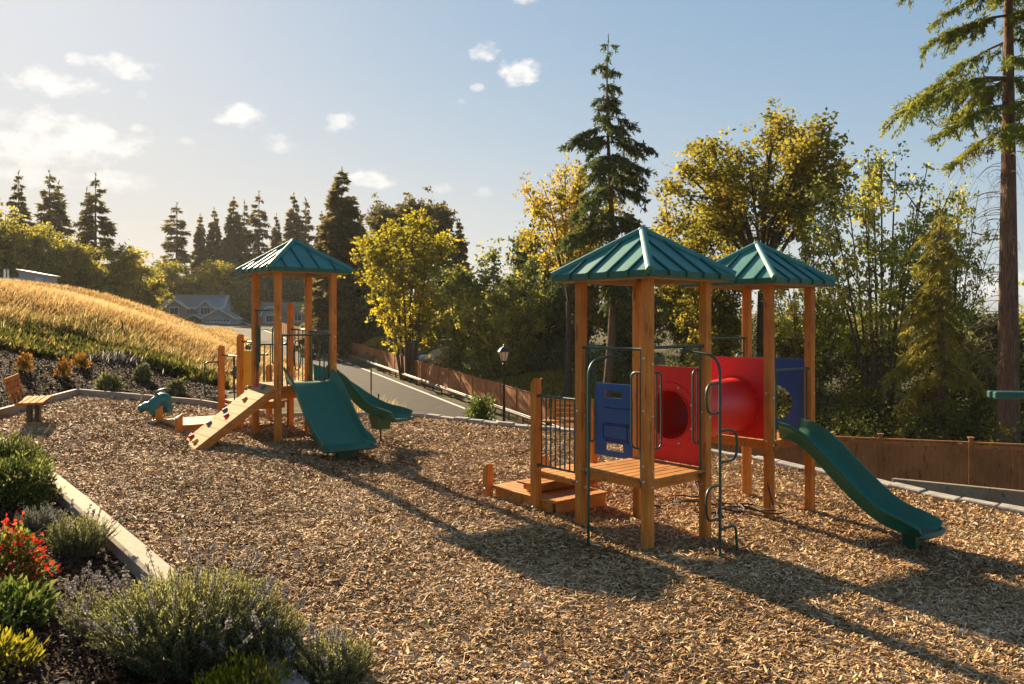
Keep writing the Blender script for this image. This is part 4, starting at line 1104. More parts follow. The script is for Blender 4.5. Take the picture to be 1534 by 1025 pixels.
timber((-8.2, 21.15), (-6.2, 19.95), 'weathered edging timber running in behind the single tower')
timber((-15.5, 15.4), (-10.95, 16.90), 'weathered edging timber leaving the picture beside the slatted bench')
kerb('pale_kerb', fillet([(-6.15, 19.95, 0), (-4.1, 21.6, 0), (-2.45, 22.3, 0)], 1.5, 8), .12, .10, M['conc'], 'narrow pale kerb curving behind the single tower and its slides', 'kerb')
st_me = None
def stones(path, ln, group, label):
    global st_me
    P = [Vector((*p, 0)) for p in path]; carry = 0
    for i in range(len(P) - 1):
        d = P[i+1] - P[i]; L = d.length; d.normalize(); s = carry
        while s < L - ln * .3:
            if st_me is None:
                t = MB().box((0, 0, 0), (1, .30, .13), None, .02); st_me = bpy.data.meshes.new('edging_stone'); st_me.from_pydata([tuple(v) for v in t.v], [], t.f); st_me.materials.append(M['stone'])
            c = P[i] + d * (s + ln / 2)
            o = bpy.data.objects.new('edging_stone', st_me); COL.objects.link(o)
            o.location = (c.x + random.uniform(-.02, .02), c.y + random.uniform(-.03, .03), gz(c.x, c.y) + .03 + random.uniform(-.015, .015))
            o.scale = (ln * random.uniform(.93, .99), random.uniform(.85, 1.1), random.uniform(.9, 1.15))
            o.rotation_euler = (random.uniform(-.04, .04), random.uniform(-.05, .05) + .073 * d.x, math.atan2(d.y, d.x) + random.uniform(-.05, .05))
            tag(o, label, 'edging stone', group); s += ln
        carry = s - L
stones([(-2.36, 22.31), (-.49, 21.63), (1.65, 21.2), (3.6, 20.26)], .42, 'short edging stones by the road', 'short flat pale stone in the row edging the mulch on the road side')
stones([(3.6, 20.26), (5.65, 18.68), (7.06, 17.19), (8.23, 15.61), (9.32, 14.58), (12.5, 11.5)], .64, 'long edging stones by the fence', 'long flat grey stone in the row edging the mulch by the brown fence')
a, b = at(1338, 728, 17.6), at(1760, 772, 14.2)
rb_ = MB().beam(a, b, .10, .34, .01).build('retaining_board', M['timber']); tag(rb_, 'long grey board on edge between the edging stones and the brown fence', 'board')

def fence(name, pts, hgt, spacing, label, proud=.10, cap=False):
    """boarded fence along ground points; each panel, post and top rail is a part"""
    base = Vector(pts[0])
    root = empty(name, base, 0, label, 'fence')
    pts = [Vector(p) - base for p in pts]
    seg = [0]
    for i in range(len(pts) - 1): seg.append(seg[-1] + (pts[i+1] - pts[i]).length)
    def pos(s):
        s = min(max(s, 0), seg[-1] - 1e-4)
        for i in range(len(pts) - 1):
            if s <= seg[i+1]: return pts[i].lerp(pts[i+1], (s - seg[i]) / (seg[i+1] - seg[i]))
    n = int(seg[-1] / spacing)
    for k in range(n + 1):
        p = pos(k * spacing)
        q = pos(k * spacing + .1) if k < n else p + (p - pos(k * spacing - .1))
        d = (q - p); d.z = 0; d.normalize(); ang = math.atan2(d.y, d.x); Mz = Matrix.Rotation(ang, 3, 'Z')
        po = MB().box(p + Vector((0, 0, hgt/2 + proud/2 - .15)), (.10, .10, hgt + proud + .3), Mz, .006).build('post', M['fence'], root)
        if cap: MB().box(p + Vector((0, 0, hgt + proud + .02)), (.15, .15, .04), Mz, .01).build('post_cap', M['fence_rail'], po)
        if k == n: break
        e = pos((k + 1) * spacing); d = e - p; L = d.length
        nb = max(4, int(L / .14)); bm = MB(); slope = d / L
        for i in range(nb):
            u = (i + .5) / nb; c = p + d * (.05 / L) + d * (u * (L - .10) / L)
            g = random.choice((.004, .004, .006, .012))
            bm.box(c + Vector((0, 0, hgt/2 - .04)) + Mz @ Vector((0, random.uniform(-.004, .004), 0)), (((L - .1) / nb) - g, .020, hgt - .1), Mz)
        bm.build('panel', M['fence'], root)
        rl_ = MB().beam(p + slope*.055 + Vector((0, 0, hgt - .02)), e - slope*.055 + Vector((0, 0, hgt - .02)), .075, .045, .005)
        rl_.beam(p + slope*.055 + Vector((0, 0, hgt - .11)) - Mz @ Vector((0, .026, 0)), e - slope*.055 + Vector((0, 0, hgt - .11)) - Mz @ Vector((0, .026, 0)), .025, .10)
        rl_.build('top_rail', M['fence_rail'], root)
    return root
A, B = Vector((3.9, 24.0, -2.0)), Vector((17.8, 17.17, -1.73))
d = (B - A).normalized(); L = (B - A).length
t0 = .503 * 12.92 - 2.07 * 3
fence('wooden_fence', [A + d * t0, B], 1.78, 2.07, 'brown boarded fence with capped posts behind the big green slide', .08, True)
fence('wooden_fence', [rd(33.0, 0)] + [rd(Y, 0) for Y in range(40, 150, 8)], 1.80, 2.45, 'long brown fence of narrow boards stepping uphill along the road', .10)
gr = empty('guardrail', rd(62, .95), 0, 'low weathered metal guardrail between the road and the long fence', 'guardrail')
ys = np.arange(35, 89, 1.85)
def grp(Y, z): return Vector(rd(Y, .95)) - gr.location + Vector((0, 0, z))
MB().beam(grp(35, .60), grp(88.5, .60), .09, .24, .02).beam(grp(35, .60) + Vector((-.06, -.03, 0)), grp(88.5, .60) + Vector((-.06, -.03, 0)), .04, .07, .01).build('rail', M['galv'], gr)
for Y in ys: MB().box(grp(float(Y), .2) + Vector((.09, .04, 0)), (.12, .12, .8)).build('post', M['galv'], gr)

# ------------------------------------------------------------------ lamps, benches, rider, small things
def lamp(loc, hgt, label, sc=1.0):
    r = empty('street_lamp', loc, .3, label, 'lamp')
    p = MB().lathe([(.10, 0), (.10, .12), (.075, .18), (.07, .55), (.05, .62), (.045, .7), (.038, hgt - .62), (.055, hgt - .6), (.055, hgt - .56), (.03, hgt - .52), (.09, hgt - .47), (.09, hgt - .45)], seg=12)
    p.build('pole', M['black'], r, 40)
    z = hgt - .45
    MB().lathe([(.095, z), (.165, z + .27)], seg=8).build('lantern_glass', M['lamp_glass'], r)
    f = MB()
    for k in range(8):
        a = 2*PI*k/8; f.tube([(.097*math.cos(a), .097*math.sin(a), z), (.168*math.cos(a), .168*math.sin(a), z + .275)], .009, 5)
    f.build('lantern_frame', M['black'], r)
    MB().lathe([(.19, z + .27), (.18, z + .29), (.10, z + .39), (.035, z + .42), (.02, z + .45), (.025, z + .47), (.006, z + .50)], seg=12).build('lantern_roof', M['black'], r, 40)
    r.scale = (sc,) * 3
    return r
q = at(755, 519, 24.0); zb = tz(q.x, 24.0)
lamp((q.x, 24.0, zb), q.z - zb + .02, 'black lantern street lamp beside the leafy shrub at the roadside')
q = at(68.5, 371, 80.0); zb = tz(q.x, 80.0)
lamp((q.x, 80.0, zb), max(3, q.z - zb), 'small distant street lamp standing by the grey shed on the hill')

be = empty('slatted_bench', (-9.99, 16.7, gz(-9.99, 16.7)), .42, 'orange slatted bench on a dark pedestal by the bark bed', 'bench')
for k in range(4): MB().box((-.16 + .125*k, 0, .46), (.108, 1.75, .04), None, .008).build('seat_slat', M['bench'], be)
tl = Matrix.Rotation(R(-14), 3, 'Y')
for k in range(4):
    c = Vector((-.27, 0, .50)) + tl @ Vector((0, 0, .06 + .125*k)); MB().box(c, (.035, 1.75, .105), tl, .008).build('back_slat', M['bench'], be)
pd = MB()
for sx in (-.05, .09): pd.box((sx, 0, .2), (.09, .34, .5), None, .01)
for y in (-.55, 0, .55):
    pd.box((.03, y, .425), (.46, .05, .03)); pd.beam((-.22, y, .42), Vector((-.30, y, .5)) + tl @ Vector((0, 0, .5)), .05, .03)
pd.build('frame', M['black'], be)
pb = at(842, 655, 22.6)
b2 = empty('slatted_bench', (pb.x + .35, 22.7, -.28), -.25, 'brown slatted bench beyond the edging stones, seen through the railing', 'bench')
for k in range(3): MB().box((0, -.16 + .15*k, .42), (1.8, .13, .045), None, .008).build('seat_slat', M['wood_x'], b2)
for k in range(4): MB().box((0, .30 + .02*k, .56 + .135*k), (1.8, .035, .12), None, .008).build('back_slat', M['wood_x'], b2)
f = MB()
for x in (-.75, .75): f.box((x, 0, .18), (.08, .4, .46)); f.box((x, .33, .5), (.08, .05, 1.05))
f.build('frame', M['black'], b2)

sr = empty('spring_rider', (-8.0, 18.05, gz(-8.0, 18.05) - .13), R(8), 'teal moulded spring rider toy in front of the timber edging', 'spring rider')
MB().tube([(.11*math.cos(k*.55), .11*math.sin(k*.55), .015*k*.55) for k in range(34)], .014, 6).build('spring', M['black'], sr, 60)
bd = MB().ell((0, 0, .46), (.20, .15, .24), 18, 12).ell((.12, 0, .62), (.20, .15, .15), 18, 12).ell((-.18, 0, .47), (.16, .12, .11), 16, 10).ell((-.31, 0, .43), (.11, .10, .085), 16, 10).ell((.25, 0, .42), (.10, .13, .13), 14, 9)
bo = bd.build('body', M['rider'], sr, 60)
md = bo.modifiers.new('smooth_join', 'REMESH'); md.mode = 'VOXEL'; md.voxel_size = .022; md.use_smooth_shade = True
MB().tube(fillet([(-.06, 0, .55), (-.02, 0, .80), (.16, 0, .86), (.30, 0, .84)], .1), .022, 8).build('handle', M['rail'], sr, 60)
MB().tube([(-.30, -.16, .36), (-.30, .16, .36)], .022, 8).build('foot_peg', M['rail'], sr, 60)

bm_ = empty('equipment_slab', (9.3, 10.6, gz(9.3, 10.6)), 0, 'flat green slab of other play equipment jutting in before the fir trunk', 'play equipment')
e0 = at(1489, 592, 11.4) - bm_.location
for k in range(2): MB().beam(e0 + Vector((.0, .14*k, 0)), Vector((.7, .12 + .14*k, e0.z)), .125, .10, .015).build('slab_board', M['roof_dark'], bm_)
MB().box((.2, .1, e0.z/2 - .1), (.12, .12, e0.z - .1), None, .01).build('post', M['wood_z'], bm_)
for px, py0, py1, Y, lb in ((556, 552, 600, 27, 'thin dark upright stake by the road behind the curved slide'), (567, 590, 607, 25, 'short dark stake beside the taller stake behind the curved slide')):
    t = at(px, py0, Y); zb = tz(t.x, Y) - .2
    o = MB().tube([(0, 0, 0), (0, 0, t.z - zb)], .024, 7).build('stake', M['black']); o.location = (t.x, Y, zb); tag(o, lb, 'stake')
t = at(183, 478, 31.0); zb = tz(t.x, 31.0)
o = MB().tube([(0, 0, 0), (.03, 0, .5), (-.02, .02, (t.z - zb))], [.09, .06, .02], 8).build('tree_stump', M['bark']); o.location = (t.x, 31.0, zb - .05); tag(o, 'dark snag of a dead sapling standing in the dry grass', 'stump')

# ------------------------------------------------------------------ houses
def gable(b, x0, x1, y0, y1, z, zp, over=.3, th=.16, ridge='y'):
    """two roof slabs; ridge along y or x"""
    if ridge == 'y':
        xm = (x0+x1)/2
        for s, xe in ((-1, x0 - over), (1, x1 + over)):
            ze = z - (zp - z) / ((x1 - x0)/2) * over
            vs = [(xm, y0 - over, zp), (xe, y0 - over, ze), (xe, y1 + over, ze), (xm, y1 + over, zp)]
            b.add(vs + [(p[0], p[1], p[2] - th) for p in vs], [(0,1,2,3), (7,6,5,4), (0,4,5,1), (1,5,6,2), (2,6,7,3), (3,7,4,0)])
    else:
        ym = (y0+y1)/2
        for s, ye in ((-1, y0 - over), (1, y1 + over)):
            ze = z - (zp - z) / ((y1 - y0)/2) * over
            vs = [(x0 - over, ym, zp), (x0 - over, ye, ze), (x1 + over, ye, ze), (x1 + over, ym, zp)]
            b.add(vs + [(p[0], p[1], p[2] - th) for p in vs], [(0,1,2,3), (7,6,5,4), (0,4,5,1), (1,5,6,2), (2,6,7,3), (3,7,4,0)])
def gwall(b, x0, x1, y0, y1, z0, z1, zp, ridge='y'):
    if ridge == 'y':
        xm = (x0+x1)/2
        f = [(x0, z0), (x1, z0), (x1, z1), (xm, zp), (x0, z1)]; vs = [(x, y0, z) for x, z in f] + [(x, y1, z) for x, z in f]
    else:
        ym = (y0+y1)/2
        f = [(y0, z0), (y1, z0), (y1, z1), (ym, zp), (y0, z1)]; vs = [(x0, y, z) for y, z in f] + [(x1, y, z) for y, z in f]
    b.add(vs, [(0,1,2,3,4), (9,8,7,6,5)] + [(i, i+5, (i+1) % 5 + 5, (i+1) % 5) for i in range(5)])
def rake(root, x0, x1, y, z, zp, over=.35, w=.22):
    xm = (x0+x1)/2; k = (zp - z) / ((x1-x0)/2); ze = z - k*over
    b = MB().beam((x0 - over, y, ze - .1), (xm, y, zp - .1), .05, w).beam((x1 + over, y, ze - .1), (xm, y, zp - .1), .055, w)
    return b.build('gable_trim', M['trim'], root)
def window(root, x, y, z, w, hh, mull=2):
    f = MB().box((x, y - .03, z + hh/2 + .07), (w + .3, .07, .14)).box((x, y - .03, z - hh/2 - .07), (w + .3, .07, .14)).box((x - w/2 - .07, y - .03, z), (.14, .07, hh)).box((x + w/2 + .07, y - .03, z), (.14, .07, hh))
    for k in range(1, mull): f.box((x - w/2 + w*k/mull, y - .035, z), (.07, .05, hh))
    fo = f.build('window', M['trim'], root)
    MB().box((x, y - .01, z), (w, .02, hh)).build('pane', M['glass'], fo)
hq = at(243, 490, 170)
hb = empty('house', (hq.x, 170, hq.z - .3), .12, 'blue grey two storey house with white trimmed gables below the dry hill', 'house')
b = MB(); gwall(b, 0, 12.2, 1, 9, -1, 4.6, 7.3, 'x'); b.build('wall', M['siding'], hb)
b = MB(); gable(b, 0, 12.2, 1, 9, 4.6, 7.3, .45, .18, 'x'); b.build('roof', M['shingle'], hb)
b = MB(); gwall(b, .4, 5.2, -.6, 3.5, -1, 4.4, 6.1); b.build('gable_wall', M['siding_brown'], hb)
b = MB(); gable(b, .4, 5.2, -.6, 4.2, 4.4, 6.1, .35); b.build('gable_roof', M['shingle'], hb); rake(hb, .4, 5.2, -.98, 4.4, 6.1)
b = MB(); gwall(b, 7.0, 10.8, -.2, 3.5, -1, 4.4, 6.0); b.build('gable_wall', M['siding'], hb)
b = MB(); gable(b, 7.0, 10.8, -.2, 4.2, 4.4, 6.0, .35); b.build('gable_roof', M['shingle'], hb); rake(hb, 7.0, 10.8, -.58, 4.4, 6.0)
b = MB(); gwall(b, 9.4, 16.0, -5, 1, -1, 2.3, 4.2); b.build('garage_wall', M['siding'], hb)
b = MB(); gable(b, 9.4, 16.0, -5, 1.2, 2.3, 4.2, .4); b.build('garage_roof', M['shingle'], hb); rake(hb, 9.4, 16.0, -5.43, 2.3, 4.2, .4)
gd = MB().box((12.7, -5.03, .9), (4.9, .06, 2.2)).build('garage_door', M['garage'], hb)
for k in range(7): MB().box((10.7 + .66*k, -5.075, 1.72), (.42, .03, .34)).build('pane', M['glass'], gd)
b = MB(); gable(b, 4.9, 9.0, -2.2, 1, 1.9, 3.0, .3); b.build('porch_roof', M['shingle'], hb); rake(hb, 4.9, 9.0, -2.53, 1.9, 3.0, .3, .18)
b = MB()
for x in (5.2, 7.0, 8.7): b.box((x, -2.0, .5), (.22, .22, 2.9))
b.build('porch_post', M['trim'], hb)
window(hb, 2.6, -.6, 3.7, 1.7, 1.4); window(hb, 8.9, -.2, 3.7, 2.0, 1.4, 3); window(hb, 6.1, 1, 3.6, 1.2, 1.3); window(hb, 2.7, -.6, .9, 1.8, 1.5)
MB().box((11.2, 4.5, 7.2), (.8, .8, 1.6)).build('chimney', M['siding_brown'], hb)
hq = at(386, 488, 186)
h2 = empty('house', (hq.x, 186, hq.z - .4), .05, 'teal roofed house with a white arched gable glimpsed between the tower posts', 'house')
b = MB(); gwall(b, 0, 14.5, 1, 9, -1, 3.6, 6.0, 'x'); b.build('wall', M['siding_brown'], h2)
b = MB(); gable(b, 0, 14.5, 1, 9, 3.6, 6.0, .5, .2, 'x'); b.build('roof', M['shingle_teal'], h2)
b = MB(); gwall(b, 1.2, 5.0, -.5, 4, -1, 3.2, 4.4); b.build('gable_wall', M['siding'], h2)
MB().tube([(3.1 - 2.2*math.cos(PI*k/16), -.7, 2.6 + 2.1*math.sin(PI*k/16)) for k in range(17)], .16, 6).build('arch_trim', M['trim'], h2)
window(h2, 3.1, -.5, 2.0, 2.0, 1.5, 3); window(h2, 9, 1, 2.2, 1.6, 1.3); window(h2, 12, 1, 2.2, 1.6, 1.3)
sq = at(28, 428, 78)
sh = empty('shed', (sq.x, 78, tz(sq.x, 78) + .0), .1, 'grey lean-to shed with a pale roof on the crest of the hill', 'shed')
top = at(28, 405, 78).z - sh.location.z
b = MB().add([(0, 0, 0), (2.7, 0, 0), (2.7, 2, 0), (0, 2, 0), (0, 0, top), (2.7, 0, top - .5), (2.7, 2, top - .5), (0, 2, top)], [(0,3,2,1), (4,5,6,7), (0,1,5,4), (1,2,6,5), (2,3,7,6), (3,0,4,7)]); b.build('wall', M['siding'], sh)
MB().beam((-.2, 1, top + .07), (2.9, 1, top - .50), 2.5, .08).build('roof', M['white'], sh)
MB().box((1.9, -.03, top - 1.1), (.7, .05, .8)).build('door', M['garage'], sh)
sq = at(-6, 428, 80)
tb = empty('utility_trailer', (sq.x, 80, tz(sq.x, 80)), 0, 'low white trailer with upright end posts beside the grey shed', 'trailer')
tt = at(0, 414, 80).z - tb.location.z
MB().box((.6, .6, tt - .6), (2.6, 1.3, .9), None, .05).build('body', M['white'], tb)
for x in (.9, 1.25): MB().box((x, -.1, tt - .1), (.14, .14, 1.6)).build('end_post', M['white'], tb)
for x in (0, 1.2): MB().lathe([(.28, -.08), (.3, 0), (.28, .08)], (x, -.06, tt - 1.1), 12, Matrix.Rotation(R(90), 3, 'X')).build('wheel', M['black'], tb, 40)
q = at(639, 522, 74)
o = MB().box((0, 0, .3), (1.35, 1.0, .55), None, .14).build('covered_cart', M['white'], None, 50); o.location = (q.x, 74, tz(q.x, 74) + .12); tag(o, 'small white covered box standing on the sandy clearing', 'box')
q = at(652, 524, 73)
lf = empty('low_fence', (q.x, 73, tz(q.x, 73)), -.1, 'low dark rail fence beside the white box on the clearing', 'fence')
MB().beam((0, 0, .5), (4.5, 0, .42), .06, .16).build('rail', M['fence'], lf)
for k in range(3): MB().box((.2 + 2.0*k, .07, .2), (.1, .1, .7)).build('post', M['fence'], lf)
# ------------------------------------------------------------------ shrubs and herbs
def plant(name, loc, label, cat, crown, mt, stems=None, smat=None, extra=None, emat=None, ename='blossoms', group=None, rz=0, sc=1.0):
    r = empty(name, loc, rz, label, cat, group)
    V, Q, t = crown; link('foliage', quads_mesh('foliage', V, Q, {'tint': t}), mt, r)
    if stems is not None: link('stems', quads_mesh('stems', *stems), smat or M['twig'], r)
    if extra is not None: V, Q, t = extra; link(ename, quads_mesh(ename, V, Q, {'tint': t}), emat, r)
    r.scale = (sc,) * 3
    return r
def twiggy(rad, hgt, n=14):
    return tubes_np([(bez(np.zeros(3), np.array([0, 0, hgt*.4]), np.array([rng.normal()*rad*.5, rng.normal()*rad*.5, hgt*.85]), 5), np.linspace(.014, .004, 5)) for _ in range(n)], 5)
def onbed(x, y): return (x, y, tz(x, y) + .04)
def bedat(px, py, lift=0):
    """point of the bed surface seen at px,py (march along the sight line)"""
    lo = None
    for Y in np.arange(5, 60, .1):
        p = at(px, py, Y)
        if p.z <= tz(p.x, Y) + .05: return Vector((p.x, Y, tz(p.x, Y) + .03))
    return at(px, py, 25)
for px, py, w, hh, kind, lb in [
    (163, 588, 38, 32, 'pale', 'round pale green shrub on the bark bed, biggest of the three green ones'),
    (213, 571, 26, 28, 'pale', 'pale green shrub highest on the bark slope, below the edge of the dry grass'),
    (263, 592, 32, 26, 'pale', 'low pale green shrub just behind the teal spring rider')]:
    q = bedat(px, py); r = w / 2 * q.y / FPX * 1.05; z = hh * q.y / FPX
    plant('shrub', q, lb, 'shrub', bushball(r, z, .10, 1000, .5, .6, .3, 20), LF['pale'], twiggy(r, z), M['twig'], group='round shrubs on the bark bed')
for px, py, w, hh, lb in [(36, 558, 22, 30, 'orange shrub on the bark slope above the slatted bench'), (95, 566, 22, 28, 'orange and yellow shrub standing alone in the middle of the bark bed'), (121, 552, 24, 22, 'small orange shrub at the upper edge of the bark bed below the green cover')]:
    q = bedat(px, py); r = w / 2 * q.y / FPX; z = hh * q.y / FPX
    plant('orange_shrub', q, lb, 'shrub', bushball(r * 1.1, z * 1.1, .12, 330, .36, .8, .15, 14), LF['orange'], twiggy(r, z, 10), M['twig'], group='orange shrubs on the bark bed')
# foreground bed
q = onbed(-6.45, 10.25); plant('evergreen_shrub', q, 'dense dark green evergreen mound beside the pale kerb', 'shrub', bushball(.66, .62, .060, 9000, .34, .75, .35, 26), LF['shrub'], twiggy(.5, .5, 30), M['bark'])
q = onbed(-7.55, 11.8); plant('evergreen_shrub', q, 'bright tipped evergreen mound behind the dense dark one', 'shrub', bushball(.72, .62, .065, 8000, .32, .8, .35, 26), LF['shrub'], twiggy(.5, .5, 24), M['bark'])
def herb(name, x, y, label, cat, cr, hh, nst, per, leaf, lw, mt, spikes=0, **k):
    c, s, sp = spiky(cr, hh, nst, per, leaf, lw, spikes=spikes, **k)
    return plant(name, onbed(x, y), label, cat, c, mt, s, M['twig'], sp, LF['spike'], 'blossoms')
herb('herb_tuft', -5.30, 9.0, 'small silvery grey tuft in front of the dark evergreen mound', 'herb', .30, .36, 150, 26, .06, .16, LF['grey'])
herb('herb_tuft', -4.62, 8.55, 'spreading green herb tuft leaning over the pale kerb', 'herb', .42, .46, 260, 30, .055, .16, LF['lav'], 12)
herb('lavender', -2.52, 6.2, 'biggest lavender bush with tall faded flower spikes in the near bed', 'lavender', .80, .72, 1500, 56, .050, .20, LF['lav'], 46, bend=.3)
herb('lavender', -1.95, 6.2, 'middle lavender clump with sparse tall spikes between two other clumps', 'lavender', .45, .56, 460, 48, .048, .20, LF['lav'], 20, bend=.3)
herb('lavender', -1.38, 6.02, 'smallest lavender clump, spilling over the mulch with upright grey spikes', 'lavender', .42, .42, 420, 44, .045, .20, LF['lav'], 26, bend=.3)
herb('lavender', -3.42, 6.45, 'thin straggling lavender sprigs at the bark side of the biggest lavender', 'lavender', .30, .42, 70, 30, .045, .18, LF['lav'], 14, bend=.4)
q = onbed(-1.86, 5.55); plant('golden_shrub', q, 'golden yellow green shrub in front of the lavender at the near edge', 'shrub', bushball(.40, .40, .050, 2600, .3, 1.2, .25, 16), LF['lime'], twiggy(.3, .35), M['twig'])
q = onbed(-3.72, 5.75); plant('golden_shrub', q, 'golden leafy shrub in the nearest corner of the bark bed', 'shrub', bushball(.34, .28, .07, 620, .35, .8, .3, 14), LF['lime'], twiggy(.3, .25), M['twig'])
fl = bushball(.55, .66, .042, 1000, .8, .3, .55, 16); lv = bushball(.50, .56, .06, 2600, .45, .6, .4)
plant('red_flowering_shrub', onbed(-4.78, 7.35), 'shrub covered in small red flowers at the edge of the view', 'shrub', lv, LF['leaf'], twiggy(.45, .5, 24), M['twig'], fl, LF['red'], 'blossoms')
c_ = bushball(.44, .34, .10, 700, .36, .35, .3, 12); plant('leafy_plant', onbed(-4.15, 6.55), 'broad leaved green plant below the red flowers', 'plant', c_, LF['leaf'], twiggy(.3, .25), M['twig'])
q = at(720, 634, 23.4); zb = tz(q.x, 23.4)
plant('leafy_shrub', (q.x, 23.4, zb), 'loose leafy shrub by the road beside the lantern street lamp', 'shrub', tuple(bushball(.52, at(720, 577, 23.4).z - zb, .13, 2300, .4, .5, .25)), LF['leaf'], twiggy(.4, 1.4, 18), M['twig'])

# ------------------------------------------------------------------ trees
def tree_at(proto, px, top, Y, label, group=None, h0=None, wscale=1.0, rz=None):
    """copy a tree so that its tip stands where the skyline shows it"""
    q = at(px, top, Y); zb = tz(q.x, Y) - .1
    o, hp, used = proto
    c = o if not used else copy_tree(o)
    proto[2] = True
    s = (q.z - zb) / hp
    c.location = (q.x, Y, zb); c.scale = (s * wscale, s * wscale, s); c.rotation_euler = (0, 0, rng.uniform(0, 6.28) if rz is None else rz)
    tag(c, label, 'tree', group); return c
def proto(name, hp, tc, tmat, cmat):
    return [tree_obj(name, (0, 0, 0), tc[0], tc[1], tmat, cmat, name, 'tree'), hp, False]
G1 = 'conifers on the skyline'
FA = proto('fir_tree', 16, conifer(16, 3.1, .06, .30, 30, 9, .70, .20, .28, .8, sprays=13, jit=.65), M['bark'], LF['fir_far'])
FB = proto('fir_tree', 16, conifer(16, 2.8, .03, .42, 34, 10, .75, .26, .06, .85, sprays=15), M['bark'], LF['fir_far'])
FC = proto('fir_tree', 16, conifer(16, 3.6, .08, .22, 25, 8, .72, .19, .28, .75, sprays=13, jit=.7), M['bark'], LF['fir_far'])
for p, px, top, Y, ws, lb in [
    (FA, 28, 257, 150, .80, 'slim dark fir farthest over at the skyline edge above the hillside trees'),
    (FC, 74, 257, 150, .95, 'twin topped dark fir above the grey shed, broader crown of the close pair'),
    (FA, 88, 272, 153, .85, 'shorter dark fir tucked against the broad one above the grey shed'),
    (FC, 143, 262, 148, 1.0, 'tall open fir with long drooping branches standing alone against the pale sky'),
    (FA, 130, 282, 150, .7, 'narrow fir close beside the tall open fir'),
    (FC, 265, 305, 205, 1.15, 'broad dark fir at the open end of the skyline row above the grey house'),
    (FB, 300, 322, 212, .8, 'narrow fir just after the broad one above the grey house'),
    (FB, 321, 313, 208, .85, 'fir of middle height over the ridge of the grey house'),
    (FB, 350, 297, 205, 1.0, 'dense dark fir seen over the tip of the tower roof edge'),
    (FA, 366, 302, 210, .8, 'pointed fir squeezed between two denser ones over the tower eave'),
    (FC, 388, 288, 206, .85, 'airy fir with visible tiers rising over the single tower roof'),
    (FB, 414, 322, 212, .8, 'low dark fir behind the peak of the single tower'),
    (FB, 440, 291, 204, .95, 'pointed fir directly above the peak of the single tower'),
    (FA, 458, 298, 206, .9, 'fir with an open tip next to the big dense conifer'),
    (FB, 482, 318, 202, .8, 'short dark fir at the foot of the big dense conifer'),
    (FB, 688, 330, 108, .9, 'blue green fir at the far end of the row past the yellow tree'),
    (FA, 664, 322, 118, .9, 'thin fir half hidden behind the yellow tree'),
    (FB, 540, 318, 104, .9, 'dark fir filling the gap beside the yellow tree'),
    (FC, 585, 312, 112, .9, 'fir mostly hidden behind the yellow tree, tip just showing')]:
    tree_at(p, px, top, Y, lb, G1, wscale=ws)
BIG = proto('fir_tree', 20, conifer(20, 4.6, .04, .10, 34, 11, .85, .24, .05, .75, sprays=16, jit=.35), M['bark'], LF['fir_far'])
tree_at(BIG, 512, 253, 92, 'big dense olive conifer with a broad pointed crown', wscale=.95)
PN = proto('pine_tree', 14, broadleaf(14, 3.6, .45, 9, 1.0, .34, 9000, .22, clump=.5, low=.25), M['bark'], LF['fir_far'])
for px, top, Y, ws, lb in [(630, 297, 108, 1.1, 'round topped dark pine above the yellow tree'), (575, 305, 110, .9, 'round topped dark pine between the big conifer and the yellow tree'), (655, 312, 105, .8, 'smaller round topped pine beside the blue green fir')]:
    tree_at(PN, px, top, Y, lb, 'round topped pines', wscale=ws)
HA = proto('broadleaf_tree', 9, broadleaf(9, 3.6, .16, 11, 1.2, .30, 11000, .16, clump=.55, low=.25, bare=.15), M['bark_grey'], LF['hedge'])
HB = proto('broadleaf_tree', 9, broadleaf(9, 3.2, .14, 10, 1.2, .28, 10000, .16, clump=.6, low=.28, bare=.15), M['bark_grey'], LF['hedge'])
for p, px, top, Y, ws, lb in [
    (HA, 4, 303, 122, 1.0, 'tall sunlit green tree at the skyline edge behind the white trailer'),
    (HB, 45, 332, 120, 1.0, 'sunlit green tree directly behind the grey shed'),
    (HA, 84, 342, 118, 1.0, 'sunlit green tree behind the small distant lamp'),
    (HB, 118, 362, 122, 1.0, 'green tree under the tall open fir'),
    (HA, 160, 382, 124, 1.0, 'green tree on the crest right where the hill starts to fall'),
    (HB, 190, 364, 128, 1.1, 'rounded green tree past the tall open fir'),
    (HA, 222, 398, 135, 1.0, 'low green tree in the dip of the skyline'),
    (HB, 252, 388, 186, 1.1, 'green tree behind the ridge end of the grey house'),
    (HA, 285, 402, 188, 1.0, 'low green tree directly behind the chimney of the grey house'),
    (HB, 322, 388, 186, 1.35, 'brightest green tree over the garage of the grey house'),
    (HA, 352, 420, 184, 1.1, 'green tree at the garage side of the grey house'),
    (HB, 395, 425, 200, 1.2, 'yellow green tree in front of the teal roofed house')]:
    tree_at(p, px, top, Y, lb, 'sunlit trees along the hill', wscale=ws)
DA = proto('dark_tree', 10, broadleaf(10, 3.8, .10, 12, 1.2, .36, 11000, .2, clump=.7, low=.28, bare=.1), M['bark'], LF['dark'])
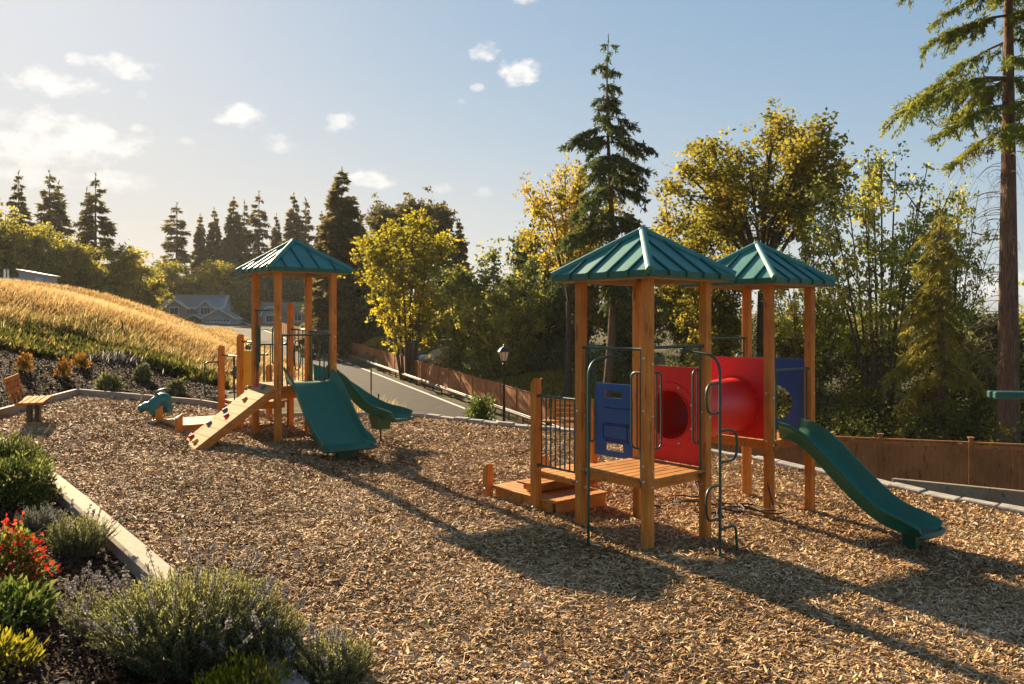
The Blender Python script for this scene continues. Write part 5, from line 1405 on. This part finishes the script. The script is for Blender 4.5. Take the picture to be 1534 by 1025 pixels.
for px, top, Y, ws, lb in [
    (372, 392, 202, 1.2, 'dark tree behind the grey house and the tower eave'), (420, 388, 204, 1.2, 'dark tree seen between the posts of the single tower'), (462, 390, 202, 1.2, 'dark tree behind the back post of the single tower'),
    (498, 395, 108, 1.0, 'dark tree at the road fence under the big dense conifer'), (542, 385, 92, 1.0, 'dark tree beside the stems of the yellow tree'),
    (575, 400, 86, .9, 'dark tree directly behind the yellow tree'), (665, 395, 92, 1.0, 'dark tree between the yellow tree and the olive tree'),
    (795, 338, 64, .75, 'dark cedar like tree behind the amber maple'), (830, 380, 58, .9, 'dark tree beneath the amber maple crown'), (700, 430, 84, .9, 'dark bushy tree at the edge of the sandy clearing'),
    (940, 400, 56, 1.0, 'dark tree behind the near green roof'),     (1460, 455, 42, 1.0, 'dark tree between the drooping conifer and the fir trunk'), (1530, 470, 40, 1.0, 'dark tree behind the big fir trunk')]:
    tree_at(DA, px, top, Y, lb, 'dark trees behind the fences', wscale=ws)

YL = proto('yellow_tree', 12, broadleaf(12, 3.9, .10, 13, .9, .24, 13000, .17, clump=.48, low=.42, multi=True, bare=.3, seg2=8), M['bark_grey'], LF['yellow'])
tree_at(YL, 610, 311, 68, 'bright yellow tree with several stems standing behind the road fence', wscale=1.12, rz=.6)
OL = proto('olive_tree', 10, broadleaf(10, 3.4, .12, 12, 1.1, .25, 14000, .18, clump=.55, low=.3, bare=.1), M['bark_grey'], LF['olive'])
tree_at(OL, 738, 352, 61, 'olive green tree behind the lantern street lamp', 'olive trees', wscale=1.05)
tree_at(OL, 700, 400, 70, 'lower olive green tree at the clearing, next to the taller olive one', 'olive trees', wscale=1.0)
tree_at(OL, 770, 395, 56, 'olive green tree in front of the dark cedar like tree', 'olive trees', wscale=.9)
tree_at(OL, 1058, 425, 52, 'olive green tree low between the two green roofs', 'olive trees', wscale=1.0)
tree_at(OL, 1195, 440, 50, 'olive green tree behind the far tower posts', 'olive trees', wscale=1.0)
tree_at(OL, 1300, 455, 45, 'olive green tree behind the many stemmed dark maple', 'olive trees', wscale=1.0)
tree_at(OL, 648, 420, 78, 'small olive green tree above the white box on the clearing', 'olive trees', wscale=.8)
AM = proto('amber_maple', 13, broadleaf(13, 3.5, .42, 15, .75, .19, 8000, .17, clump=.42, low=.28, bare=.35, seg2=7), M['bark_grey'], LF['amber'])
tree_at(AM, 852, 246, 50, 'amber leaved maple with a bare slim trunk beside the tall fir', wscale=1.0)
MP = proto('maple', 16, broadleaf(16, 5.0, .40, 20, .7, .21, 20000, .26, clump=.50, low=.28, bare=.4, seg2=8), M['bark_grey'], LF['maple'])
tree_at(MP, 1142, 158, 45, 'tallest rounded maple with olive gold leaves above the far green roof', wscale=1.12)
MG = proto('maple', 13, broadleaf(13, 4.6, .14, 13, .8, .20, 8500, .18, clump=.46, low=.5, bare=.42, seg2=8, multi=True), M['bark'], LF['maple_green'])
tree_at(MG, 1318, 212, 37, 'many stemmed dark maple between the far tower and the drooping conifer', wscale=.86)
MS = proto('maple', 10, broadleaf(10, 3.4, .20, 13, .9, .21, 10500, .16, clump=.5, low=.32, bare=.2, seg2=8), M['bark_grey'], LF['maple'])
tree_at(MS, 1022, 292, 52, 'smaller golden maple between the near roof and the tallest maple', 'small golden maples', wscale=.95)
tree_at(MS, 1075, 360, 46, 'low golden maple filling the gap between the two green roofs', 'small golden maples', wscale=1.0)
tree_at(MS, 880, 350, 56, 'low golden maple at the foot of the amber maple', 'small golden maples', wscale=.8)
tree_at(MG, 1215, 330, 40, 'bushy green maple low behind the far green roof', wscale=.75)
tree_at(MG, 1420, 268, 40, 'green maple showing above the drooping conifer', wscale=.6)
for p, px, top, Y, lb, g in [(OL, 1640, 330, 40, 'olive green tree past the massive fir trunk, nearest to it', 'olive trees'), (DA, 1760, 350, 44, 'dark tree beyond the massive fir trunk', 'dark trees behind the fences'), (OL, 1880, 300, 50, 'olive green tree well beyond the massive fir trunk', 'olive trees'), (DA, 2050, 360, 48, 'dark tree farthest beyond the massive fir trunk', 'dark trees behind the fences'), (HA, -140, 300, 118, 'sunlit green tree outside the view beyond the white trailer', 'sunlit trees along the hill'), (HB, -320, 290, 116, 'sunlit green tree farthest beyond the white trailer', 'sunlit trees along the hill')]:
    tree_at(p, px, top, Y, lb, g, wscale=1.15)
# tall single fir
q = at(905, 52, 43); zb = tz(q.x, 43) - .1; hT = q.z - zb
def side_fir(az, z):
    if z > hT * .80: return .75
    return 1.0 if rng.random() < .8 else 1.35
c = conifer(hT, 3.0, .38, .50, 24, 7, .30, .085, .28, .6, (.75, 0), 11, .30, sub=8, side=side_fir, jit=.72)
tree_obj('fir_tree', (q.x - .15, 43, zb), c[0], c[1], M['bark_red'], LF['fir'], 'tallest dark fir with a long bare trunk rising behind the near green roof', 'tree')
# drooping conifer
q = at(1405, 312, 31); zb = tz(q.x, 31) - .1; hD = q.z - zb
def side_droop(az, z): return .45 if (math.sin(az) < -.55 and z < hD * .8) else 1.0
c = conifer(hD, 2.3, .12, .95, 22, 6, .26, .05, .2, .45, (.1, 0), 8, .24, jit=.6, sub=9, side=side_droop)
tree_obj('drooping_conifer', (q.x + .05, 31, zb), c[0], c[1], M['bark_red'], LF['cedar'], 'drooping golden green conifer with a twisted brown trunk behind the brown fence', 'tree')
# big fir at the edge of the picture
bx = at(1511, 640, 27); zb = tz(bx.x, 27) - .1; hF = 23
def side_big(az, z):
    w = -math.cos(az); return .35 + .75 * max(0, w) if z > 9 else .3
c = conifer(hF, 3.9, .525, .42, 15, 7, .20, .048, .22, .25, (0.0, 0), 10, .40, sub=13, side=side_big, jit=.5)
big = tree_obj('fir_tree', (bx.x, 27, zb), c[0], c[1], M['bark_red'], LF['fir_gold'], 'massive straight fir trunk at the picture edge with sunlit boughs high up', 'tree')
tw = []
for k in range(70):
    z = rng.uniform(3.2, 11.5); az = rng.uniform(1.8, 4.6); ln = rng.uniform(.5, 1.9)
    d_ = np.array([math.cos(az), math.sin(az), 0]); o_ = np.array([0, 0, z]) + d_ * .25
    e_ = o_ + d_ * ln + [0, 0, -ln * rng.uniform(.2, .8)]
    tw.append((bez(o_, o_ + d_ * ln * .6 + [0, 0, .12], e_, 6), np.linspace(.012, .004, 6)))
    for j in range(2):
        s_ = o_ + (e_ - o_) * rng.uniform(.3, .8); tw.append((bez(s_, s_ + rng.normal(size=3) * .1 - [0, 0, .1], s_ + rng.normal(size=3) * .25 - [0, 0, .3], 4), np.linspace(.006, .003, 4)))
V, Q = tubes_np(tw, 4); link('dead_twigs', quads_mesh('dead_twigs', V, Q), M['twig'], big)
# undergrowth: one dark mass of brush
UG = [at(985, 600, 42).xy, at(985, 600, 52).xy, at(1150, 600, 56).xy, at(1560, 600, 46).xy, at(1700, 600, 30).xy, at(1560, 600, 24.5).xy, at(1400, 600, 26).xy, at(1250, 600, 28).xy, at(1100, 600, 32).xy]
P = tri_sample(UG, 520); n = len(P); per = 220
zt = rng.uniform(.3, 1.0, n) ** 1.2 * np.clip(1.6 + (P[:, 1] - 24) * .16, 1.2, 5.2)
C = np.repeat(np.column_stack([P, terrain_z(P) + zt]), per, 0); rr = np.repeat(rng.uniform(.5, 1.25, n), per)
u = unit(rng.normal(size=(n*per, 3))); PP = C + u * rr[:, None] * rng.uniform(.3, 1, (n*per, 1)) ** .6
V, Q = leaf_quads(PP, u * .6 + rng.normal(size=PP.shape) * .6 - [0, 0, .2], rng.uniform(.08, .2, n*per), rng.uniform(.035, .08, n*per))
tn = np.clip(np.repeat(rng.beta(1.6, 3, n), per) + rng.normal(size=n*per) * .15, 0, 1)
tag(link('undergrowth', quads_mesh('undergrowth', V, Q, {'tint': tn}), leafy('undergrowth_leaves', [(.1, (.034, .043, .012)), (.5, (.11, .11, .022)), (.9, (.33, .28, .05))], .55)), kind='stuff')
UB = [at(690, 560, 58).xy, at(760, 560, 66).xy, at(880, 560, 64).xy, at(990, 590, 55).xy, at(990, 600, 46).xy, at(880, 590, 52).xy, at(800, 570, 55).xy]
P = tri_sample(UB, 120); n = len(P); zt = rng.uniform(.2, 1.6, n)
C = np.repeat(np.column_stack([P, terrain_z(P) + zt]), per, 0); rr = np.repeat(rng.uniform(.5, 1.2, n), per); u = unit(rng.normal(size=(n*per, 3)))
PP = C + u * rr[:, None] * rng.uniform(.3, 1, (n*per, 1)) ** .6
V, Q = leaf_quads(PP, u * .6 + rng.normal(size=PP.shape) * .6, rng.uniform(.09, .22, n*per), rng.uniform(.04, .1, n*per))
tag(link('undergrowth', quads_mesh('undergrowth', V, Q, {'tint': np.clip(np.repeat(rng.beta(1.6, 3, n), per) + rng.normal(size=n*per) * .15, 0, 1)}), LF['dark']), kind='stuff')

# ------------------------------------------------------------------ air
m, nt, nd, lk = mat('pale_haze')
pv = N(nt, 'ShaderNodeVolumePrincipled'); pv.inputs['Density'].default_value = .00014; pv.inputs['Color'].default_value = (.97, .94, .88, 1); pv.inputs['Anisotropy'].default_value = .2
o = N(nt, 'ShaderNodeOutputMaterial'); lk.new(pv.outputs[0], o.inputs['Volume'])
tb_ = np.array([tuple(v.co) for v in ter.data.vertices]); lo_, hi_ = tb_.min(0) - 1.5, tb_.max(0) + 1.5; hi_[2] = 46
tag(MB().box(tuple((lo_ + hi_) / 2), tuple(hi_ - lo_)).build('haze', m), kind='stuff')
# ------------------------------------------------------------------ sky, sun, camera
SUN_EL, SUN_AZ = R(23.5), R(-35)          # azimuth from +Y towards +X
w = bpy.data.worlds.new('World'); scene.world = w; w.use_nodes = True
nt = w.node_tree; nt.nodes.clear(); lk = nt.links
sky = N(nt, 'ShaderNodeTexSky'); sky.sky_type = 'NISHITA'; sky.sun_disc = False
sky.sun_elevation = SUN_EL; sky.sun_rotation = SUN_AZ
sky.air_density = 1.0; sky.dust_density = .5; sky.ozone_density = 2.2; sky.altitude = 50
bg = N(nt, 'ShaderNodeBackground'); bg.inputs['Strength'].default_value = SKY_STR = .084
out = N(nt, 'ShaderNodeOutputWorld')
# small fair weather clouds: soft lumpy patches at their bearings on the sky dome
tc = N(nt, 'ShaderNodeTexCoord'); sp = N(nt, 'ShaderNodeSeparateXYZ'); lk.new(tc.outputs['Generated'], sp.inputs[0])
def mth(op, a, b=None, c=None, clamp=False):
    n = nt.nodes.new('ShaderNodeMath'); n.operation = op; n.use_clamp = clamp
    for i, v in enumerate((a, b, c)):
        if v is None: continue
        if isinstance(v, (int, float)): n.inputs[i].default_value = v
        else: lk.new(v, n.inputs[i])
    return n.outputs[0]
az = mth('ARCTAN2', sp.outputs['X'], sp.outputs['Y']); el = mth('ARCSINE', sp.outputs['Z'])
nz = N(nt, 'ShaderNodeTexNoise'); nz.inputs['Scale'].default_value = 34; nz.inputs['Detail'].default_value = 6; nz.inputs['Roughness'].default_value = .62
mp = N(nt, 'ShaderNodeMapping'); mp.inputs['Scale'].default_value = (1, 1, 1.7); lk.new(tc.outputs['Generated'], mp.inputs[0]); lk.new(mp.outputs[0], nz.inputs['Vector'])
nv = mth('MULTIPLY_ADD', nz.outputs['Fac'], 3.6, -1.85)
total = None
for px, py, rx, ry, k in [(78, 124, 56, 18, 1), (186, 102, 44, 18, 1), (113, 90, 16, 12, .8), (211, 142, 12, 9, .7), (362, 174, 42, 20, 1), (515, 180, 32, 12, .75), (500, 192, 14, 10, .6), (415, 215, 36, 14, .6), (95, 205, 105, 34, .95), (60, 232, 90, 26, .7), (170, 272, 75, 18, .7), (60, 262, 80, 18, .6), (202, 192, 12, 9, .7), (280, 210, 15, 8, .6),
                         (725, 78, 30, 15, .9), (775, 108, 40, 22, 1), (715, 131, 16, 7, .6), (690, 152, 12, 8, .5), (560, 268, 46, 17, .85), (662, 282, 22, 8, .55), (725, 288, 24, 9, .5), (785, 0, 30, 8, .7), (1470, 430, 80, 26, .6), (1440, 400, 40, 16, .5)]:
    X, Z = (px - CX) / FPX, (HY - py) / FPX; n_ = math.sqrt(X*X + 1 + Z*Z); a0 = math.atan2(X, 1); e0 = math.asin(Z / n_)
    dx = mth('MULTIPLY', mth('SUBTRACT', az, a0), FPX * math.cos(a0)**2 * 1.15 / rx); dy = mth('MULTIPLY', mth('SUBTRACT', el, e0), FPX * .95 / ry)
    d2 = mth('ADD', mth('MULTIPLY', dx, dx), mth('MULTIPLY', dy, dy))
    v = mth('MULTIPLY', mth('ADD', mth('SUBTRACT', .95, d2), nv, clamp=True), k)
    total = v if total is None else mth('MAXIMUM', total, v)
dxv = mth('MULTIPLY', mth('SUBTRACT', az, -.62), 1 / .78); dyv = mth('MULTIPLY', mth('SUBTRACT', el, .03), 1 / .17)
glow_veil = mth('POWER', 2.718, mth('MULTIPLY', mth('ADD', mth('MULTIPLY', dxv, dxv), mth('MULTIPLY', dyv, dyv)), -1.0))  # warm low glow put into the sky as a soft cream patch
wv = N(nt, 'ShaderNodeTexNoise'); wv.inputs['Scale'].default_value = 5; wv.inputs['Detail'].default_value = 5; mp2 = N(nt, 'ShaderNodeMapping'); mp2.inputs['Scale'].default_value = (1, 1, 5); lk.new(tc.outputs['Generated'], mp2.inputs[0]); lk.new(mp2.outputs[0], wv.inputs['Vector'])
glow_veil = mth('MULTIPLY', glow_veil, mth('MULTIPLY_ADD', wv.outputs['Fac'], .5, .52))
cm = N(nt, 'ShaderNodeMapRange', interpolation_type='SMOOTHSTEP'); cm.inputs['From Min'].default_value = .0; cm.inputs['From Max'].default_value = 1.25; cm.inputs['To Max'].default_value = .95
lk.new(total, cm.inputs['Value'])
mixc = N(nt, 'ShaderNodeMix', data_type='RGBA'); lk.new(cm.outputs[0], mixc.inputs['Factor'])
# soft shoulder on the sky radiance, compressing the glare round the sun
SH = (3.5, 3.5, 3.5)
def vmath(op, a, b):
    n = nt.nodes.new('ShaderNodeVectorMath'); n.operation = op
    for i, v in enumerate((a, b)):
        if isinstance(v, tuple): n.inputs[i].default_value = v
        else: lk.new(v, n.inputs[i])
    return n.outputs[0]
tint_ = vmath('MULTIPLY', sky.outputs[0], (.80, .98, 1.30))
soft = vmath('DIVIDE', vmath('MULTIPLY', tint_, SH), vmath('ADD', tint_, SH))
mixv = N(nt, 'ShaderNodeMix', data_type='RGBA'); lk.new(glow_veil, mixv.inputs['Factor']); lk.new(soft, mixv.inputs['A']); mixv.inputs['B'].default_value = (3.05, 2.75, 2.3, 1)
lk.new(mixv.outputs['Result'], mixc.inputs['A']); mixc.inputs['B'].default_value = (4.0, 3.85, 3.6, 1)
lk.new(mixc.outputs['Result'], bg.inputs['Color']); lk.new(bg.outputs[0], out.inputs['Surface'])

sl_ = bpy.data.lights.new('sun', 'SUN'); sl_.energy = 5.0; sl_.angle = R(.55); sl_.color = (1.0, .79, .52)
so = bpy.data.objects.new('sun', sl_); COL.objects.link(so)
dv = Vector((math.sin(SUN_AZ) * math.cos(SUN_EL), math.cos(SUN_AZ) * math.cos(SUN_EL), math.sin(SUN_EL)))
so.rotation_euler = dv.to_track_quat('Z', 'Y').to_euler(); so.location = dv * 50

cam = bpy.data.cameras.new('camera'); cam.sensor_width = 36; cam.lens = 36 * FPX / 1534; cam.clip_end = 2000
cam.shift_y = -(512.5 - HY) / 1534
co = bpy.data.objects.new('camera', cam); COL.objects.link(co); co.location = (0, 0, H); co.rotation_euler = (R(90), 0, 0)
scene.camera = co
scene.view_settings.view_transform = 'Standard'; scene.view_settings.look = 'None'; scene.view_settings.gamma = 1
scene.view_settings.exposure = 1.75
scene.cycles.max_bounces = 6; scene.cycles.diffuse_bounces = 3; scene.cycles.transmission_bounces = 4; scene.cycles.use_denoising = True
